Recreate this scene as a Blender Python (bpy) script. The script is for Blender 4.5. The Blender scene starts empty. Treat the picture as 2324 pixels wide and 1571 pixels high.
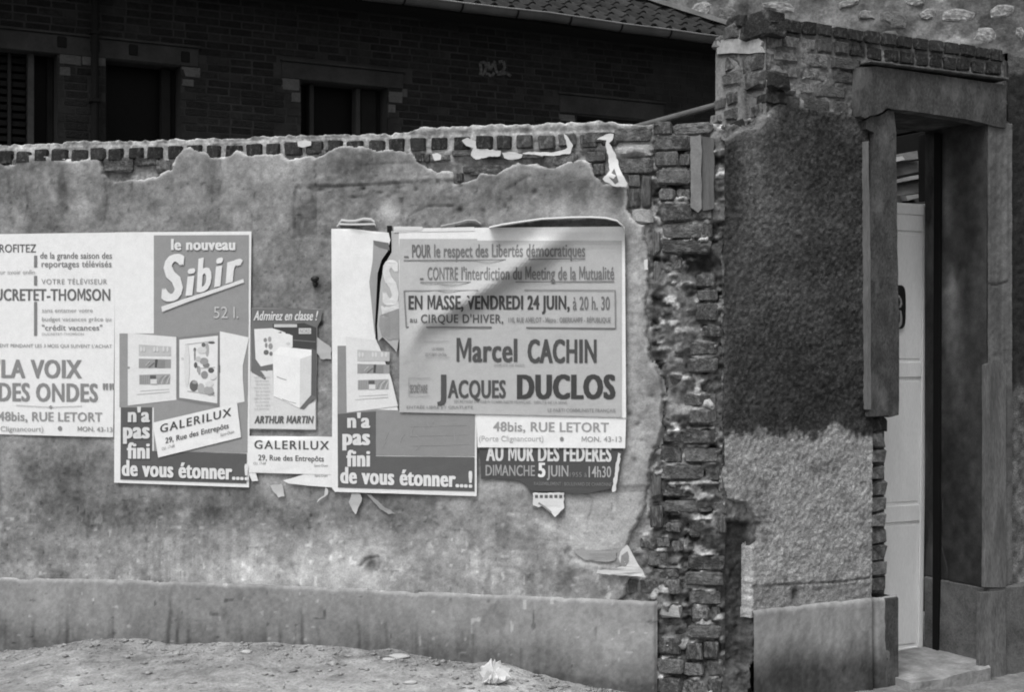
import bpy, bmesh, math, random
import numpy as np
from mathutils import Vector
from mathutils.geometry import tessellate_polygon

R = math.radians
scene = bpy.context.scene
COL = scene.collection

# ------------------------------------------------------------------ camera
CAM_H = 1.70
cd = bpy.data.cameras.new("camera")
cd.lens = 50.0
cd.sensor_width = 36.0
cd.shift_y = 14.5 / 2324.0
cd.clip_start = 0.05
cd.clip_end = 400.0
cam = bpy.data.objects.new("camera", cd)
cam.location = (0, 0, CAM_H)
cam.rotation_euler = (R(90), 0, 0)
COL.objects.link(cam)
scene.camera = cam

# ------------------------------------------------------------------ sky, sun, exposure
SUN_EL, SUN_AZ = 58.0, -28.0      # azimuth from behind the camera, towards its left
w = bpy.data.worlds.new("World")
scene.world = w
w.use_nodes = True
nt = w.node_tree
nt.nodes.clear()
sky = nt.nodes.new("ShaderNodeTexSky")
sky.sky_type = 'NISHITA'
sky.sun_disc = False
sky.sun_elevation = R(SUN_EL)
sky.sun_rotation = R(180 - SUN_AZ)
sky.dust_density = 4.0
bw = nt.nodes.new("ShaderNodeRGBToBW")     # black and white film
bg = nt.nodes.new("ShaderNodeBackground")
bg.inputs[1].default_value = 0.15
wo = nt.nodes.new("ShaderNodeOutputWorld")
nt.links.new(sky.outputs[0], bw.inputs[0])
nt.links.new(bw.outputs[0], bg.inputs[0])
nt.links.new(bg.outputs[0], wo.inputs[0])

sd = bpy.data.lights.new("sun", 'SUN')
sd.energy = 1.5
sd.angle = R(24)
sun = bpy.data.objects.new("sun", sd)
a = R(SUN_AZ)
sdir = Vector((math.sin(a) * math.cos(R(SUN_EL)), -math.cos(a) * math.cos(R(SUN_EL)), math.sin(R(SUN_EL))))
sun.rotation_euler = sdir.to_track_quat('Z', 'Y').to_euler()
sun.location = (0, -5, 20)
COL.objects.link(sun)

scene.view_settings.view_transform = 'Standard'
scene.view_settings.look = 'None'
scene.view_settings.exposure = 0.48
scene.view_settings.gamma = 1.0
scene.view_settings.use_curve_mapping = False
scene.cycles.max_bounces = 5
scene.cycles.diffuse_bounces = 3
scene.cycles.pixel_filter_type = 'BLACKMAN_HARRIS'
scene.cycles.filter_width = 1.9

# ------------------------------------------------------------------ measuring frame of the place
F, UC, HZ = 3228.0, 1162.0, 800.0

class Plane:
    """A vertical wall face: o (x,y) on it, unit direction D to the right, normal N towards the street."""
    def __init__(self, o, D):
        self.o = np.array(o, float)
        D = np.array(D, float)
        self.D = D / np.linalg.norm(D)
        self.N = np.array([self.D[1], -self.D[0]])
        self.ang = math.atan2(self.D[1], self.D[0])

    def sz(self, u, v, d=0.0):
        """wall coordinates (s, z) seen at reading (u, v) on the face pushed out by d"""
        u = np.asarray(u, float); v = np.asarray(v, float)
        rx = (u - UC) / F
        o = self.o + 0.0
        ox = o[0] + d * self.N[0]; oy = o[1] + d * self.N[1]
        t = (ox * self.N[0] + oy * self.N[1]) / (rx * self.N[0] + self.N[1])
        x = rx * t; y = t
        s = (x - ox) * self.D[0] + (y - oy) * self.D[1]
        z = CAM_H - (v - HZ) / F * t
        return s, z

    def W(self, s, z, d=0.0):
        s, z, d = np.broadcast_arrays(np.asarray(s, float), np.asarray(z, float), np.asarray(d, float))
        return np.stack([self.o[0] + s * self.D[0] + d * self.N[0],
                         self.o[1] + s * self.D[1] + d * self.N[1], z], -1)

    def px(self, u, v, d=0.0):
        s, z = self.sz(u, v, d)
        return self.W(s, z, d)

    def uv(self, s, z, d=0.0):
        P = self.W(s, z, d)
        return UC + F * P[..., 0] / P[..., 1], HZ - F * (P[..., 2] - CAM_H) / P[..., 1]

CORNER = (1.019, 6.886)
M = Plane(CORNER, (1, -0.19))            # boundary wall with the posters
G = Plane(CORNER, (1.871, 1))            # gate wall, turning away to the right
E = Plane((1.2556, 7.012), (0.4714, -0.8819))   # broken end of the taller gate wall
B = Plane((2.55, 17.2), (1.871, 1))      # brick building in the yard
Q = Plane((2.55, 17.2), (0.943, -0.333)) # tall rubble wall behind

# ------------------------------------------------------------------ noise
def _h(ix, iy, seed):
    M32 = np.uint64(0xffffffff)
    n = (ix.astype(np.int64).astype(np.uint64) & M32) * np.uint64(0x9E3779B1) & M32
    n = n ^ (n >> np.uint64(15))
    n = (n + (iy.astype(np.int64).astype(np.uint64) & M32) * np.uint64(0x85EBCA77) + np.uint64((seed * 7919 + 12345) & 0xffffffff)) & M32
    n = (n ^ (n >> np.uint64(16))) * np.uint64(0x7FEB352D) & M32
    n = (n ^ (n >> np.uint64(15))) * np.uint64(0x846CA68B) & M32
    n = n ^ (n >> np.uint64(16))
    return (n & np.uint64(0xffff)).astype(float) / 65535.0

def vn(x, y, seed=0):
    x = np.asarray(x, float); y = np.asarray(y, float)
    x, y = np.broadcast_arrays(x, y)
    ix = np.floor(x); iy = np.floor(y)
    fx = x - ix; fy = y - iy
    fx = fx * fx * (3 - 2 * fx); fy = fy * fy * (3 - 2 * fy)
    a = _h(ix, iy, seed); b = _h(ix + 1, iy, seed)
    c = _h(ix, iy + 1, seed); d = _h(ix + 1, iy + 1, seed)
    return (a * (1 - fx) + b * fx) * (1 - fy) + (c * (1 - fx) + d * fx) * fy

def fbm(x, y, seed=0, octv=4):
    """about -1..1"""
    t = 0; amp = 1; n = 0
    x = np.asarray(x, float); y = np.asarray(y, float)
    for k in range(octv):
        t = t + amp * (vn(x * 2 ** k + 17.3 * k, y * 2 ** k - 9.1 * k, seed + k * 31) * 2 - 1)
        n += amp; amp *= 0.55
    return t / n * 1.6

def sstep(a, b, x):
    t = np.clip((x - a) / (b - a), 0, 1)
    return t * t * (3 - 2 * t)

def sdf(px, py, poly):
    """signed distance, positive inside"""
    poly = np.array(poly, float)
    n = len(poly)
    d2 = np.full(px.shape, 1e18)
    ins = np.zeros(px.shape, bool)
    for i in range(n):
        x0, y0 = poly[i]; x1, y1 = poly[(i + 1) % n]
        ex, ey = x1 - x0, y1 - y0
        L = ex * ex + ey * ey + 1e-9
        t = np.clip(((px - x0) * ex + (py - y0) * ey) / L, 0, 1)
        d2 = np.minimum(d2, (px - x0 - t * ex) ** 2 + (py - y0 - t * ey) ** 2)
        c = ((y0 > py) != (y1 > py))
        with np.errstate(divide='ignore', invalid='ignore'):
            xi = (x1 - x0) * (py - y0) / (y1 - y0 + 1e-12) + x0
        ins ^= c & (px < xi)
    d = np.sqrt(d2)
    return np.where(ins, d, -d)

def pdist(px, py, line):
    d2 = np.full(px.shape, 1e18)
    for (x0, y0), (x1, y1) in zip(line[:-1], line[1:]):
        ex, ey = x1 - x0, y1 - y0
        L = ex * ex + ey * ey + 1e-9
        t = np.clip(((px - x0) * ex + (py - y0) * ey) / L, 0, 1)
        d2 = np.minimum(d2, (px - x0 - t * ex) ** 2 + (py - y0 - t * ey) ** 2)
    return np.sqrt(d2)

def alb(t):
    """a film grey 0..255 to a surface reflectance"""
    return (np.asarray(t, float) / 255.0) ** 2.2 * 1.05

# ------------------------------------------------------------------ materials
MATS = {}
def mat(name, tone=110, var=0.25, scale=6.0, fine=60.0, bump=0.3, bscale=90.0, rough=0.9,
        attr=False, rand=0.0, patch=None, stretch=(1, 1, 1), spec=0.2, bdist=0.004, back=None, finevar=0.15):
    if name in MATS:
        return MATS[name]
    m = bpy.data.materials.new(name)
    m.use_nodes = True
    n = m.node_tree.nodes; l = m.node_tree.links
    p = n["Principled BSDF"]
    p.inputs["Roughness"].default_value = rough
    p.inputs["Specular IOR Level"].default_value = spec
    tc = n.new("ShaderNodeTexCoord")
    mp = n.new("ShaderNodeMapping"); mp.inputs["Scale"].default_value = stretch
    l.new(tc.outputs["Object"], mp.inputs[0])
    def noise(sc, det=5, vec=mp.outputs[0]):
        t = n.new("ShaderNodeTexNoise")
        t.inputs["Scale"].default_value = sc; t.inputs["Detail"].default_value = det
        t.inputs["Roughness"].default_value = 0.6
        l.new(vec, t.inputs["Vector"])
        return t.outputs["Fac"]
    def mr(src, a0, a1, b0, b1):
        t = n.new("ShaderNodeMapRange")
        for i, x in enumerate((a0, a1, b0, b1)):
            t.inputs[i + 1].default_value = x
        l.new(src, t.inputs[0]); return t.outputs[0]
    def mul(x, y):
        t = n.new("ShaderNodeMath"); t.operation = 'MULTIPLY'
        for i, q in enumerate((x, y)):
            if isinstance(q, (int, float)): t.inputs[i].default_value = q
            else: l.new(q, t.inputs[i])
        return t.outputs[0]
    vec = mp.outputs[0]
    if rand:
        oi = n.new("ShaderNodeObjectInfo")
        ad = n.new("ShaderNodeVectorMath"); ad.operation = 'ADD'
        cmb = n.new("ShaderNodeCombineXYZ")
        rr = mul(oi.outputs["Random"], 37.0)
        for i in range(3): l.new(rr, cmb.inputs[i])
        # real position in the object plus a shift of its own for each piece
        l.new(mp.outputs[0], ad.inputs[0]); l.new(cmb.outputs[0], ad.inputs[1])
        vec = ad.outputs[0]
    v = mr(noise(scale, 5, vec), 0.3, 0.7, 1 - var, 1 + var)
    v = mul(v, mr(noise(fine, 3, vec), 0.3, 0.7, 1 - finevar, 1 + finevar))
    if attr:
        at = n.new("ShaderNodeAttribute"); at.attribute_name = "tone"
        v = mul(v, at.outputs["Fac"])
    else:
        v = mul(v, float(alb(tone)))
    if rand:
        v = mul(v, mr(oi.outputs["Random"], 0, 1, 1 - rand, 1 + rand))
    if patch:       # worn or mortar-smeared places: (tone, coverage 0..1, scale)
        pn = mr(noise(patch[2], 6, vec), 0.60 - patch[1] * 0.3, 0.60 - patch[1] * 0.3 + 0.20, 0, 0.85)
        mx = n.new("ShaderNodeMix")
        mx.data_type = 'FLOAT'
        l.new(pn, mx.inputs[0]); l.new(v, mx.inputs[2]); mx.inputs[3].default_value = float(alb(patch[0]))
        v = mx.outputs[0]
    cc = n.new("ShaderNodeCombineColor")
    for i in range(3): l.new(v, cc.inputs[i])
    l.new(cc.outputs[0], p.inputs["Base Color"])
    if bump:
        b = n.new("ShaderNodeBump"); b.inputs["Strength"].default_value = bump
        b.inputs["Distance"].default_value = bdist
        l.new(noise(bscale, 6, vec), b.inputs["Height"])
        l.new(b.outputs[0], p.inputs["Normal"])
    MATS[name] = m
    return m

m_plaster = mat("old_plaster", attr=True, var=0.10, scale=14, fine=120, finevar=0.18, bump=0.45, bscale=110)
m_plinth = mat("cement_plinth", attr=True, var=0.06, scale=9, fine=140, finevar=0.10, bump=0.3, bscale=160, bdist=0.002)
m_mortar = mat("old_mortar", attr=True, var=0.30, scale=18, fine=90, finevar=0.25, bump=0.8, bscale=70, bdist=0.008)
m_rough = mat("roughcast", attr=True, var=0.22, scale=40, fine=170, finevar=0.40, bump=1.0, bscale=110, bdist=0.010)
m_brick = mat("street_brick", tone=78, var=0.35, scale=1.6, fine=9, finevar=0.25, bump=0.6, bscale=6, rand=0.40, patch=(118, 0.40, 2.0), bdist=0.05, stretch=(2.4, 1.4, 1.0))
m_brickl = mat("worn_street_brick", tone=98, var=0.35, scale=1.6, fine=9, finevar=0.3, bump=0.8, bscale=5, rand=0.4, patch=(142, 0.66, 2.2), bdist=0.07, stretch=(2.4, 1.4, 1.0))
m_brickd = mat("sooty_coping_brick", tone=48, var=0.30, scale=1.6, fine=9, finevar=0.25, bump=0.6, bscale=6, rand=0.35, patch=(92, 0.25, 2), bdist=0.05, stretch=(2.4, 1.4, 1.0))
m_brickg = mat("gate_wall_brick", tone=70, var=0.25, scale=1.6, fine=9, finevar=0.25, bump=0.6, bscale=6, rand=0.35, patch=(98, 0.45, 2), bdist=0.05, stretch=(2.4, 1.4, 1.0))
m_ybrick = mat("yard_brick", tone=28, var=0.45, scale=1.6, fine=9, bump=0.6, bscale=5, rand=0.4, bdist=0.05, stretch=(2.4, 1.4, 1.0))
m_ymortar = mat("yard_mortar", tone=41, var=0.3, scale=3, fine=40, bump=0.6, bscale=40)
m_ystone = mat("pale_quoin", tone=66, var=0.2, scale=1.5, fine=8, bump=0.5, bscale=5, rand=0.2, bdist=0.04)
m_ylintel = mat("yard_lintel", tone=42, var=0.45, scale=3, fine=40, bump=0.4, bscale=30)
m_black = mat("tarred_black", tone=18, var=0.3, scale=5, fine=40, bump=0.2)
m_dwood = mat("dark_timber", tone=34, var=0.4, scale=4, fine=30, bump=0.5, bscale=30, stretch=(1, 1, 0.15))
m_board = mat("weathered_board", tone=50, var=0.35, scale=5, fine=40, bump=0.5, bscale=30, rand=0.3)
m_pole = mat("grey_pole", tone=88, var=0.2, scale=8, fine=50, bump=0.3)
m_metal = mat("painted_iron", tone=30, var=0.2, scale=8, fine=50, bump=0.2, rough=0.6, spec=0.4)
m_zinc = mat("zinc_gutter", tone=58, var=0.35, scale=4, fine=40, bump=0.2, rough=0.55, spec=0.5)
m_tile = mat("roof_tile", tone=46, var=0.35, scale=5, fine=50, bump=0.4, rand=0.35)
m_shutter = mat("shutter_wood", tone=24, var=0.3, scale=4, fine=40, bump=0.3)
m_glass = mat("window_glass", tone=12, var=0.2, scale=2, fine=10, bump=0.0, rough=0.5, spec=0.08)
m_rubmort = mat("rubble_render", attr=True, var=0.28, scale=3.5, fine=30, finevar=0.3, bump=0.8, bscale=25, bdist=0.02)
m_stone = mat("pale_rubble", tone=134, var=0.45, scale=2.5, fine=14, finevar=0.3, bump=0.6, bscale=6, rand=0.2, bdist=0.05, patch=(92, 0.55, 3.5), stretch=(2.2, 1, 1.4))
m_stoned = mat("grey_rubble", tone=96, var=0.3, scale=2.5, fine=14, finevar=0.3, bump=0.6, bscale=6, rand=0.2, bdist=0.05, patch=(86, 0.5, 3), stretch=(2.2, 1, 1.4))
m_surround = mat("stained_cement", tone=63, var=0.36, scale=9, fine=70, finevar=0.34, bump=0.9, bscale=60, stretch=(1.5, 1.5, 0.8), patch=(96, 0.34, 5.5), bdist=0.007)
m_reveal = mat("dirty_shaded_cement", tone=50, var=0.4, scale=8, fine=60, finevar=0.22, bump=0.5, bscale=70, stretch=(1.6, 1.6, 0.5), patch=(96, 0.32, 3.0))  # dirt plus the shade of the recess, both put into the tone
m_paint = mat("old_white_paint", tone=222, var=0.06, scale=5, fine=80, finevar=0.06, bump=0.15, bscale=60, stretch=(2, 2, 0.4), rough=0.6)
m_pale = mat("pale_concrete", tone=142, var=0.25, scale=12, fine=60, bump=0.6, bscale=50)
m_ground = mat("dusty_ground", attr=True, var=0.16, scale=9, fine=70, finevar=0.25, bump=0.9, bscale=60, bdist=0.012)
m_pebble = mat("pebbles", tone=128, var=0.4, scale=20, fine=60, bump=0.3)
INK = {}
def ink(t):
    t = int(t)
    t_ = t * 0.93 if t > 120 else t
    if t not in INK:
        INK[t] = mat("printed_grey.%03d" % t, tone=t_, var=0.04, scale=25, fine=200, finevar=0.07, bump=0.35, bscale=11, rough=0.85, bdist=0.006)
    return INK[t]
m_paper = ink(216)

# ------------------------------------------------------------------ object helpers
ORG = {}
def root(name, label, cat, org, group=None):
    o = bpy.data.objects.new(name, None)
    o.empty_display_size = 0.2
    COL.objects.link(o)
    o.location = org
    ORG[o.name] = np.array(org, float)
    o["label"] = label; o["category"] = cat
    if group: o["group"] = group
    return o

def tag(o, label, cat, group=None):
    o["label"] = label; o["category"] = cat
    if group: o["group"] = group
    return o

def org_of(o):
    return ORG[o.name]

def build(name, verts, faces, material, parent=None, smooth=False, tone=None, org=None, kind=None, label=None, mats=None, midx=None):
    """one mesh object; verts in the world, kept relative to the origin of its thing"""
    verts = np.asarray(verts, float).reshape(-1, 3)
    if parent is not None:
        org = ORG[parent.name]
    elif org is None:
        mn = verts.min(0); mx = verts.max(0)
        org = np.array([(mn[0] + mx[0]) / 2, (mn[1] + mx[1]) / 2, mn[2]])
    org = np.array(org, float)
    me = bpy.data.meshes.new(name)
    vv = verts - org
    if isinstance(faces, np.ndarray):
        nf, k = faces.shape
        me.vertices.add(len(vv)); me.vertices.foreach_set("co", vv.ravel())
        me.loops.add(nf * k); me.loops.foreach_set("vertex_index", faces.ravel().astype(np.int32))
        me.polygons.add(nf)
        me.polygons.foreach_set("loop_start", np.arange(0, nf * k, k, dtype=np.int32))
        me.update(calc_edges=True)
    else:
        me.from_pydata([tuple(v) for v in vv], [], [tuple(int(i) for i in f) for f in faces])
        me.update()
    if smooth:
        me.polygons.foreach_set("use_smooth", np.ones(len(me.polygons), bool))
    if tone is not None:
        at = me.attributes.new("tone", 'FLOAT', 'POINT')
        at.data.foreach_set("value", np.asarray(tone, np.float32).ravel())
    for mm in (mats or [material]):
        me.materials.append(mm)
    if midx is not None:
        me.polygons.foreach_set("material_index", np.asarray(midx, np.int32))
    o = bpy.data.objects.new(name, me)
    COL.objects.link(o)
    if parent is not None:
        o.parent = parent
    else:
        o.location = org
    ORG[o.name] = org
    if kind: o["kind"] = kind
    if label: o["label"] = label
    return o

def box_vf(pl, s0, s1, z0, z1, d0, d1):
    v = [pl.W(s, z, d) for z in (z0, z1) for (s, d) in ((s0, d1), (s1, d1), (s1, d0), (s0, d0))]
    f = [(3, 2, 1, 0), (4, 5, 6, 7), (0, 1, 5, 4), (1, 2, 6, 5), (2, 3, 7, 6), (3, 0, 4, 7)]
    return np.array(v), f

def bevbox(name, pl, s0, s1, z0, z1, d0, d1, material, parent=None, bev=0.006, jit=0.0, label=None, seg=0, **k):
    v, f = box_vf(pl, s0, s1, z0, z1, d0, d1)
    o = build(name, v, f, material, parent, label=label, **k)
    bm = bmesh.new(); bm.from_mesh(o.data)
    if seg:
        bmesh.ops.subdivide_edges(bm, edges=bm.edges, cuts=seg, use_grid_fill=True)
        if jit:
            rnd = random.Random(hash(name) % 1000 + int(s0 * 100))
            for x in bm.verts:
                c = x.co
                x.co += Vector([(float(fbm(c.x * 5 + c.z * 3 + 7 * i, c.z * 5 + c.y * 4, 5 + i, 3))) * jit for i in range(3)])
    else:
        bmesh.ops.bevel(bm, geom=list(bm.edges), offset=bev, segments=1, affect='EDGES')
    bm.to_mesh(o.data); bm.free()
    return o

def resample(poly, step, jit=0, seed=0, closed=True):
    rnd = random.Random(seed)
    out = []
    n = len(poly)
    for i in range(n if closed else n - 1):
        x0, y0 = poly[i]; x1, y1 = poly[(i + 1) % n]
        L = math.hypot(x1 - x0, y1 - y0)
        k = max(1, int(L / step))
        for j in range(k):
            t = j / k
            q = jit if (j > 0) else jit * 0.4
            out.append((x0 + (x1 - x0) * t + rnd.uniform(-q, q), y0 + (y1 - y0) * t + rnd.uniform(-q, q)))
    if not closed: out.append(poly[-1])
    return out

def tess(poly):
    pts = [Vector((p[0], p[1], 0)) for p in poly]
    return [tuple(t) for t in tessellate_polygon([pts])]

def prism(name, pl, poly, d0, d1, material, parent=None, step=0, jit=0, seed=0, **k):
    """outline read on the wall, from depth d0 (back) to d1 (front)"""
    if step: poly = resample(poly, step, jit, seed)
    n = len(poly)
    P = np.array(poly, float)
    s, z = pl.sz(P[:, 0], P[:, 1], d1)
    front = pl.W(s, z, d1); rear = pl.W(s, z, d0)
    tris = tess(poly)
    # make front faces look outward
    def area(t):
        (a, b), (c, d), (e, f) = [(s[i], z[i]) for i in t]
        return (c - a) * (f - b) - (e - a) * (d - b)
    ft = []
    for t in tris:
        ft.append(t if area(t) > 0 else (t[0], t[2], t[1]))
    faces = list(ft) + [(a + n, c + n, b + n) for a, b, c in ft]
    A = sum(s[i] * z[(i + 1) % n] - s[(i + 1) % n] * z[i] for i in range(n))
    for i in range(n):
        j = (i + 1) % n
        faces.append((i, i + n, j + n, j) if A > 0 else (i, j, j + n, i + n))
    return build(name, np.vstack([front, rear]), faces, material, parent, **k)

# brick shapes shared between alike bricks
def make_brick_meshes(prefix, n, bev, jit, seed):
    out = []
    rnd = random.Random(seed)
    for i in range(n):
        bm = bmesh.new()
        bmesh.ops.create_cube(bm, size=1.0)
        bmesh.ops.bevel(bm, geom=list(bm.edges), offset=bev, segments=1, affect='EDGES')
        for v in bm.verts:
            v.co += Vector((rnd.uniform(-jit, jit) * 0.7, rnd.uniform(-jit, jit), rnd.uniform(-jit, jit) * 1.2))
        me = bpy.data.meshes.new(prefix)
        bm.to_mesh(me); bm.free()
        out.append(me)
    return out
_bcache = {}
def brick(pl, parent, s, z, d, ls, lz, ld=0.10, material=None, rnd=random, name="brick", kind='worn', tilt=0.0):
    """brick whose front face stands at depth d"""
    key = (kind, material.name)
    if key not in _bcache:
        bev, jit = {'worn': (0.09, 0.05), 'neat': (0.05, 0.015), 'rough': (0.14, 0.09)}[kind]
        ms = make_brick_meshes(name, 9, bev, jit, len(_bcache) * 7 + 3)
        for m_ in ms: m_.materials.append(material)
        _bcache[key] = ms
    me = rnd.choice(_bcache[key])
    o = bpy.data.objects.new(name, me)
    COL.objects.link(o)
    o.parent = parent
    c = pl.W(s, z, d - ld / 2)
    o.location = Vector(c - ORG[parent.name])
    o.rotation_euler = (rnd.uniform(-tilt, tilt), rnd.uniform(-tilt, tilt), pl.ang + rnd.uniform(-tilt, tilt))
    o.scale = (ls, ld, lz)
    return o

def heightfield(name, pl, S, T, ztop, zbot, dfun, tonefun, keep, material, parent, back=None, smooth=True):
    """relief sheet on a wall; S columns, T rows 0..1 between zbot(s) and ztop(s)"""
    SS, TT = np.meshgrid(S, T)
    zt = ztop(S)[None, :]; zb = zbot(S)[None, :]
    ZZ = zb + TT * (zt - zb)
    U, V = pl.uv(SS, ZZ)
    D = dfun(SS, ZZ, U, V)
    tone = tonefun(SS, ZZ, U, V)
    P = pl.W(SS, ZZ, D)
    nr, nc = SS.shape
    idx = np.arange(nr * nc).reshape(nr, nc)
    q = np.stack([idx[:-1, :-1], idx[:-1, 1:], idx[1:, 1:], idx[1:, :-1]], -1)
    if keep is not None:
        K = keep(SS, ZZ, U, V)
        k = K[:-1, :-1] | K[:-1, 1:] | K[1:, 1:] | K[1:, :-1]
        q = q[k]
    q = q.reshape(-1, 4)
    P = P.reshape(-1, 3); tone = alb(tone).ravel()
    if back is not None:      # close the top of the wall back to depth `back`
        top = idx[-1]
        Pb = pl.W(S, zt[0] - 0.01, back)
        ib = np.arange(len(S)) + len(P)
        q2 = np.stack([top[:-1], top[1:], ib[1:], ib[:-1]], -1)
        P = np.vstack([P, Pb]); tone = np.concatenate([tone, tone[top]])
        q = np.vstack([q, q2])
    used = np.unique(q)
    remap = np.full(len(P), -1); remap[used] = np.arange(len(used))
    return build(name, P[used], remap[q], material, parent, smooth=smooth, tone=tone[used])

def gauss(U, V, u, v, ru, rv):
    return np.exp(-((U - u) / ru) ** 2 - ((V - v) / rv) ** 2)
def soft_rect(U, V, u0, u1, v0, v1, e):
    return sstep(u0 - e, u0 + e, U) * (1 - sstep(u1 - e, u1 + e, U)) * sstep(v0 - e, v0 + e, V) * (1 - sstep(v1 - e, v1 + e, V))

# ================================================================== GROUND
def contact_z(s):
    """height of the ground where it meets the boundary wall, by distance along it"""
    pts = [(0, 1491), (79, 1474), (155, 1460), (248, 1448), (310, 1455), (413, 1459), (586, 1459), (689, 1469),
           (801, 1478), (881, 1478), (1019, 1500), (1157, 1512), (1261, 1540), (1398, 1571)]
    ss, zz = M.sz([p[0] for p in pts], [p[1] for p in pts], 0.03)
    ss = np.concatenate([[-30, -6.5], ss, [-0.2, 3, 30]])
    zz = np.concatenate([[0.0, 0.02], zz, [0.0, -0.10, -0.10]])
    return np.interp(s, ss, zz)

def ground_z(x, y):
    s = (x - M.o[0]) * M.D[0] + (y - M.o[1]) * M.D[1]
    d = (x - M.o[0]) * M.N[0] + (y - M.o[1]) * M.N[1]
    c = contact_z(s)
    z = c * np.exp(-np.clip(d, 0, 50) / 3.0) - 0.012 * np.clip(d, 0, 6)
    z = z + np.clip(1 - np.abs(d) / 0.25, 0, 1) * 0.018 * (fbm(s * 5, d * 5, 3) + 0.3)
    z = z + 0.010 * fbm(x * 3, y * 3, 11) + 0.006 * fbm(x * 14, y * 14, 12)
    return z
def gaxis(lo, hi, a, b, fine, g=1.35):
    mid = list(np.arange(a, b, fine))
    out = []; st = fine; p = a
    while p > lo:
        st *= g; p -= st; out.append(p)
    out = out[::-1] + mid
    st = fine; p = mid[-1]
    while p < hi:
        st *= g; p += st; out.append(p)
    return np.array(out)
gx = gaxis(-90, 90, -3.2, 3.6, 0.02)
gy = gaxis(-60, 120, 5.9, 8.0, 0.016)
GX, GY = np.meshgrid(gx, gy)
GZ = ground_z(GX, GY)
gu = UC + F * GX / np.maximum(GY, 0.5); gv = HZ - F * (GZ - CAM_H) / np.maximum(GY, 0.5)
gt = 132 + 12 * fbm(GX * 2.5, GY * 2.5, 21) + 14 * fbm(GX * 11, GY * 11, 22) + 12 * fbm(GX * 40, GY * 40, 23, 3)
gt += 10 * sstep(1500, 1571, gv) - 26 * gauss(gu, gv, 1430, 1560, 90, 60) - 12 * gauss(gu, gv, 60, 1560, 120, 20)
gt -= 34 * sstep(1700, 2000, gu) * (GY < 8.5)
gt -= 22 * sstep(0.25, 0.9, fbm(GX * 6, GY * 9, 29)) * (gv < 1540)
idx = np.arange(GX.size).reshape(GX.shape)
gq = np.stack([idx[:-1, :-1], idx[:-1, 1:], idx[1:, 1:], idx[1:, :-1]], -1).reshape(-1, 4)
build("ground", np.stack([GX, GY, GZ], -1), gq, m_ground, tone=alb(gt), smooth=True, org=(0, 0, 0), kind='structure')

# ================================================================== BOUNDARY WALL (posters)
wall = root("boundary_wall", "low street wall of patched grey plaster over brick, pasted with posters", "wall", (-1.6, 7.3, 0.0))

PL_EDGE = [(-700, 1700), (-700, 362), (0, 360), (21, 379), (36, 368), (52, 355), (79, 355), (138, 360), (179, 365), (207, 357), (227, 365),
    (238, 396), (258, 412), (293, 405), (327, 407), (362, 396), (389, 382), (401, 351), (414, 333), (434, 331), (455, 339),
    (476, 345), (482, 356), (510, 355), (538, 341), (558, 348), (586, 346), (638, 348), (655, 362), (680, 356), (706, 351), (717, 358),
    (741, 345), (768, 330), (811, 330), (845, 334), (858, 340), (892, 337), (936, 342), (953, 361), (970, 378), (994, 385),
    (1028, 388), (1032, 415), (1052, 410), (1079, 403), (1086, 390), (1123, 393), (1147, 379), (1184, 368), (1225, 374), (1259, 378),
    (1272, 372), (1300, 362), (1320, 357), (1341, 368), (1351, 398), (1371, 413), (1422, 424), (1424, 476), (1432, 490), (1442, 502),
    (1464, 510), (1470, 563), (1472, 659), (1470, 740), (1472, 812), (1480, 830), (1495, 850), (1503, 889), (1503, 972), (1493, 1011),
    (1473, 1046), (1474, 1100), (1471, 1144), (1463, 1163), (1450, 1180), (1434, 1208), (1427, 1237), (1440, 1270), (1432, 1300),
    (1424, 1330), (1422, 1352), (1400, 1370), (1400, 1700)]
CRACKS = [([(60, 420), (66, 460), (58, 500)], 0.9, 0.002), ([(330, 1190), (338, 1230), (330, 1262), (336, 1290)], 0.9, 0.002), ([(705, 1105), (708, 1160), (702, 1200)], 0.9, .002), ([(560, 460), (575, 490), (572, 515)], 0.9, .002),
    ([(980, 1180), (1010, 1200), (1060, 1204), (1090, 1230)], 0.9, .0025), ([(1100, 1300), (1130, 1285), (1180, 1290), (1210, 1320)], 0.9, .002), ([(500, 362), (508, 400), (498, 440)], 1.0, .003), ([(240, 412), (246, 450), (240, 500)], 1.0, .003),  # (polyline, half width px, depth m)
    ([(675, 423), (700, 421), (760, 424), (820, 420), (880, 417), (960, 412), (1028, 410)], 2.2, 0.008),
    ([(672, 424), (668, 470), (672, 520)], 1.6, 0.004),
    ([(925, 515), (930, 490), (950, 478), (975, 468), (1030, 468)], 1.8, 0.006),
    ([(912, 455), (915, 480), (914, 512)], 3.0, 0.012),
    ([(722, 350), (716, 385), (722, 410)], 1.5, 0.006),
    ([(1098, 478), (1100, 515)], 4.0, 0.010),
    ([(1332, 1122), (1346, 1132), (1342, 1160), (1332, 1185), (1334, 1210)], 1.6, 0.005),
    ([(820, 375), (880, 372), (940, 368)], 1.5, 0.003),
    ([(820, 1285), (834, 1268), (858, 1264), (862, 1290)], 2.5, 0.010),
    ([(1285, 1250), (1290, 1262), (1300, 1270)], 3, 0.008),
    ([(1150, 430), (1200, 400)], 2.5, 0.004),
]
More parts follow.
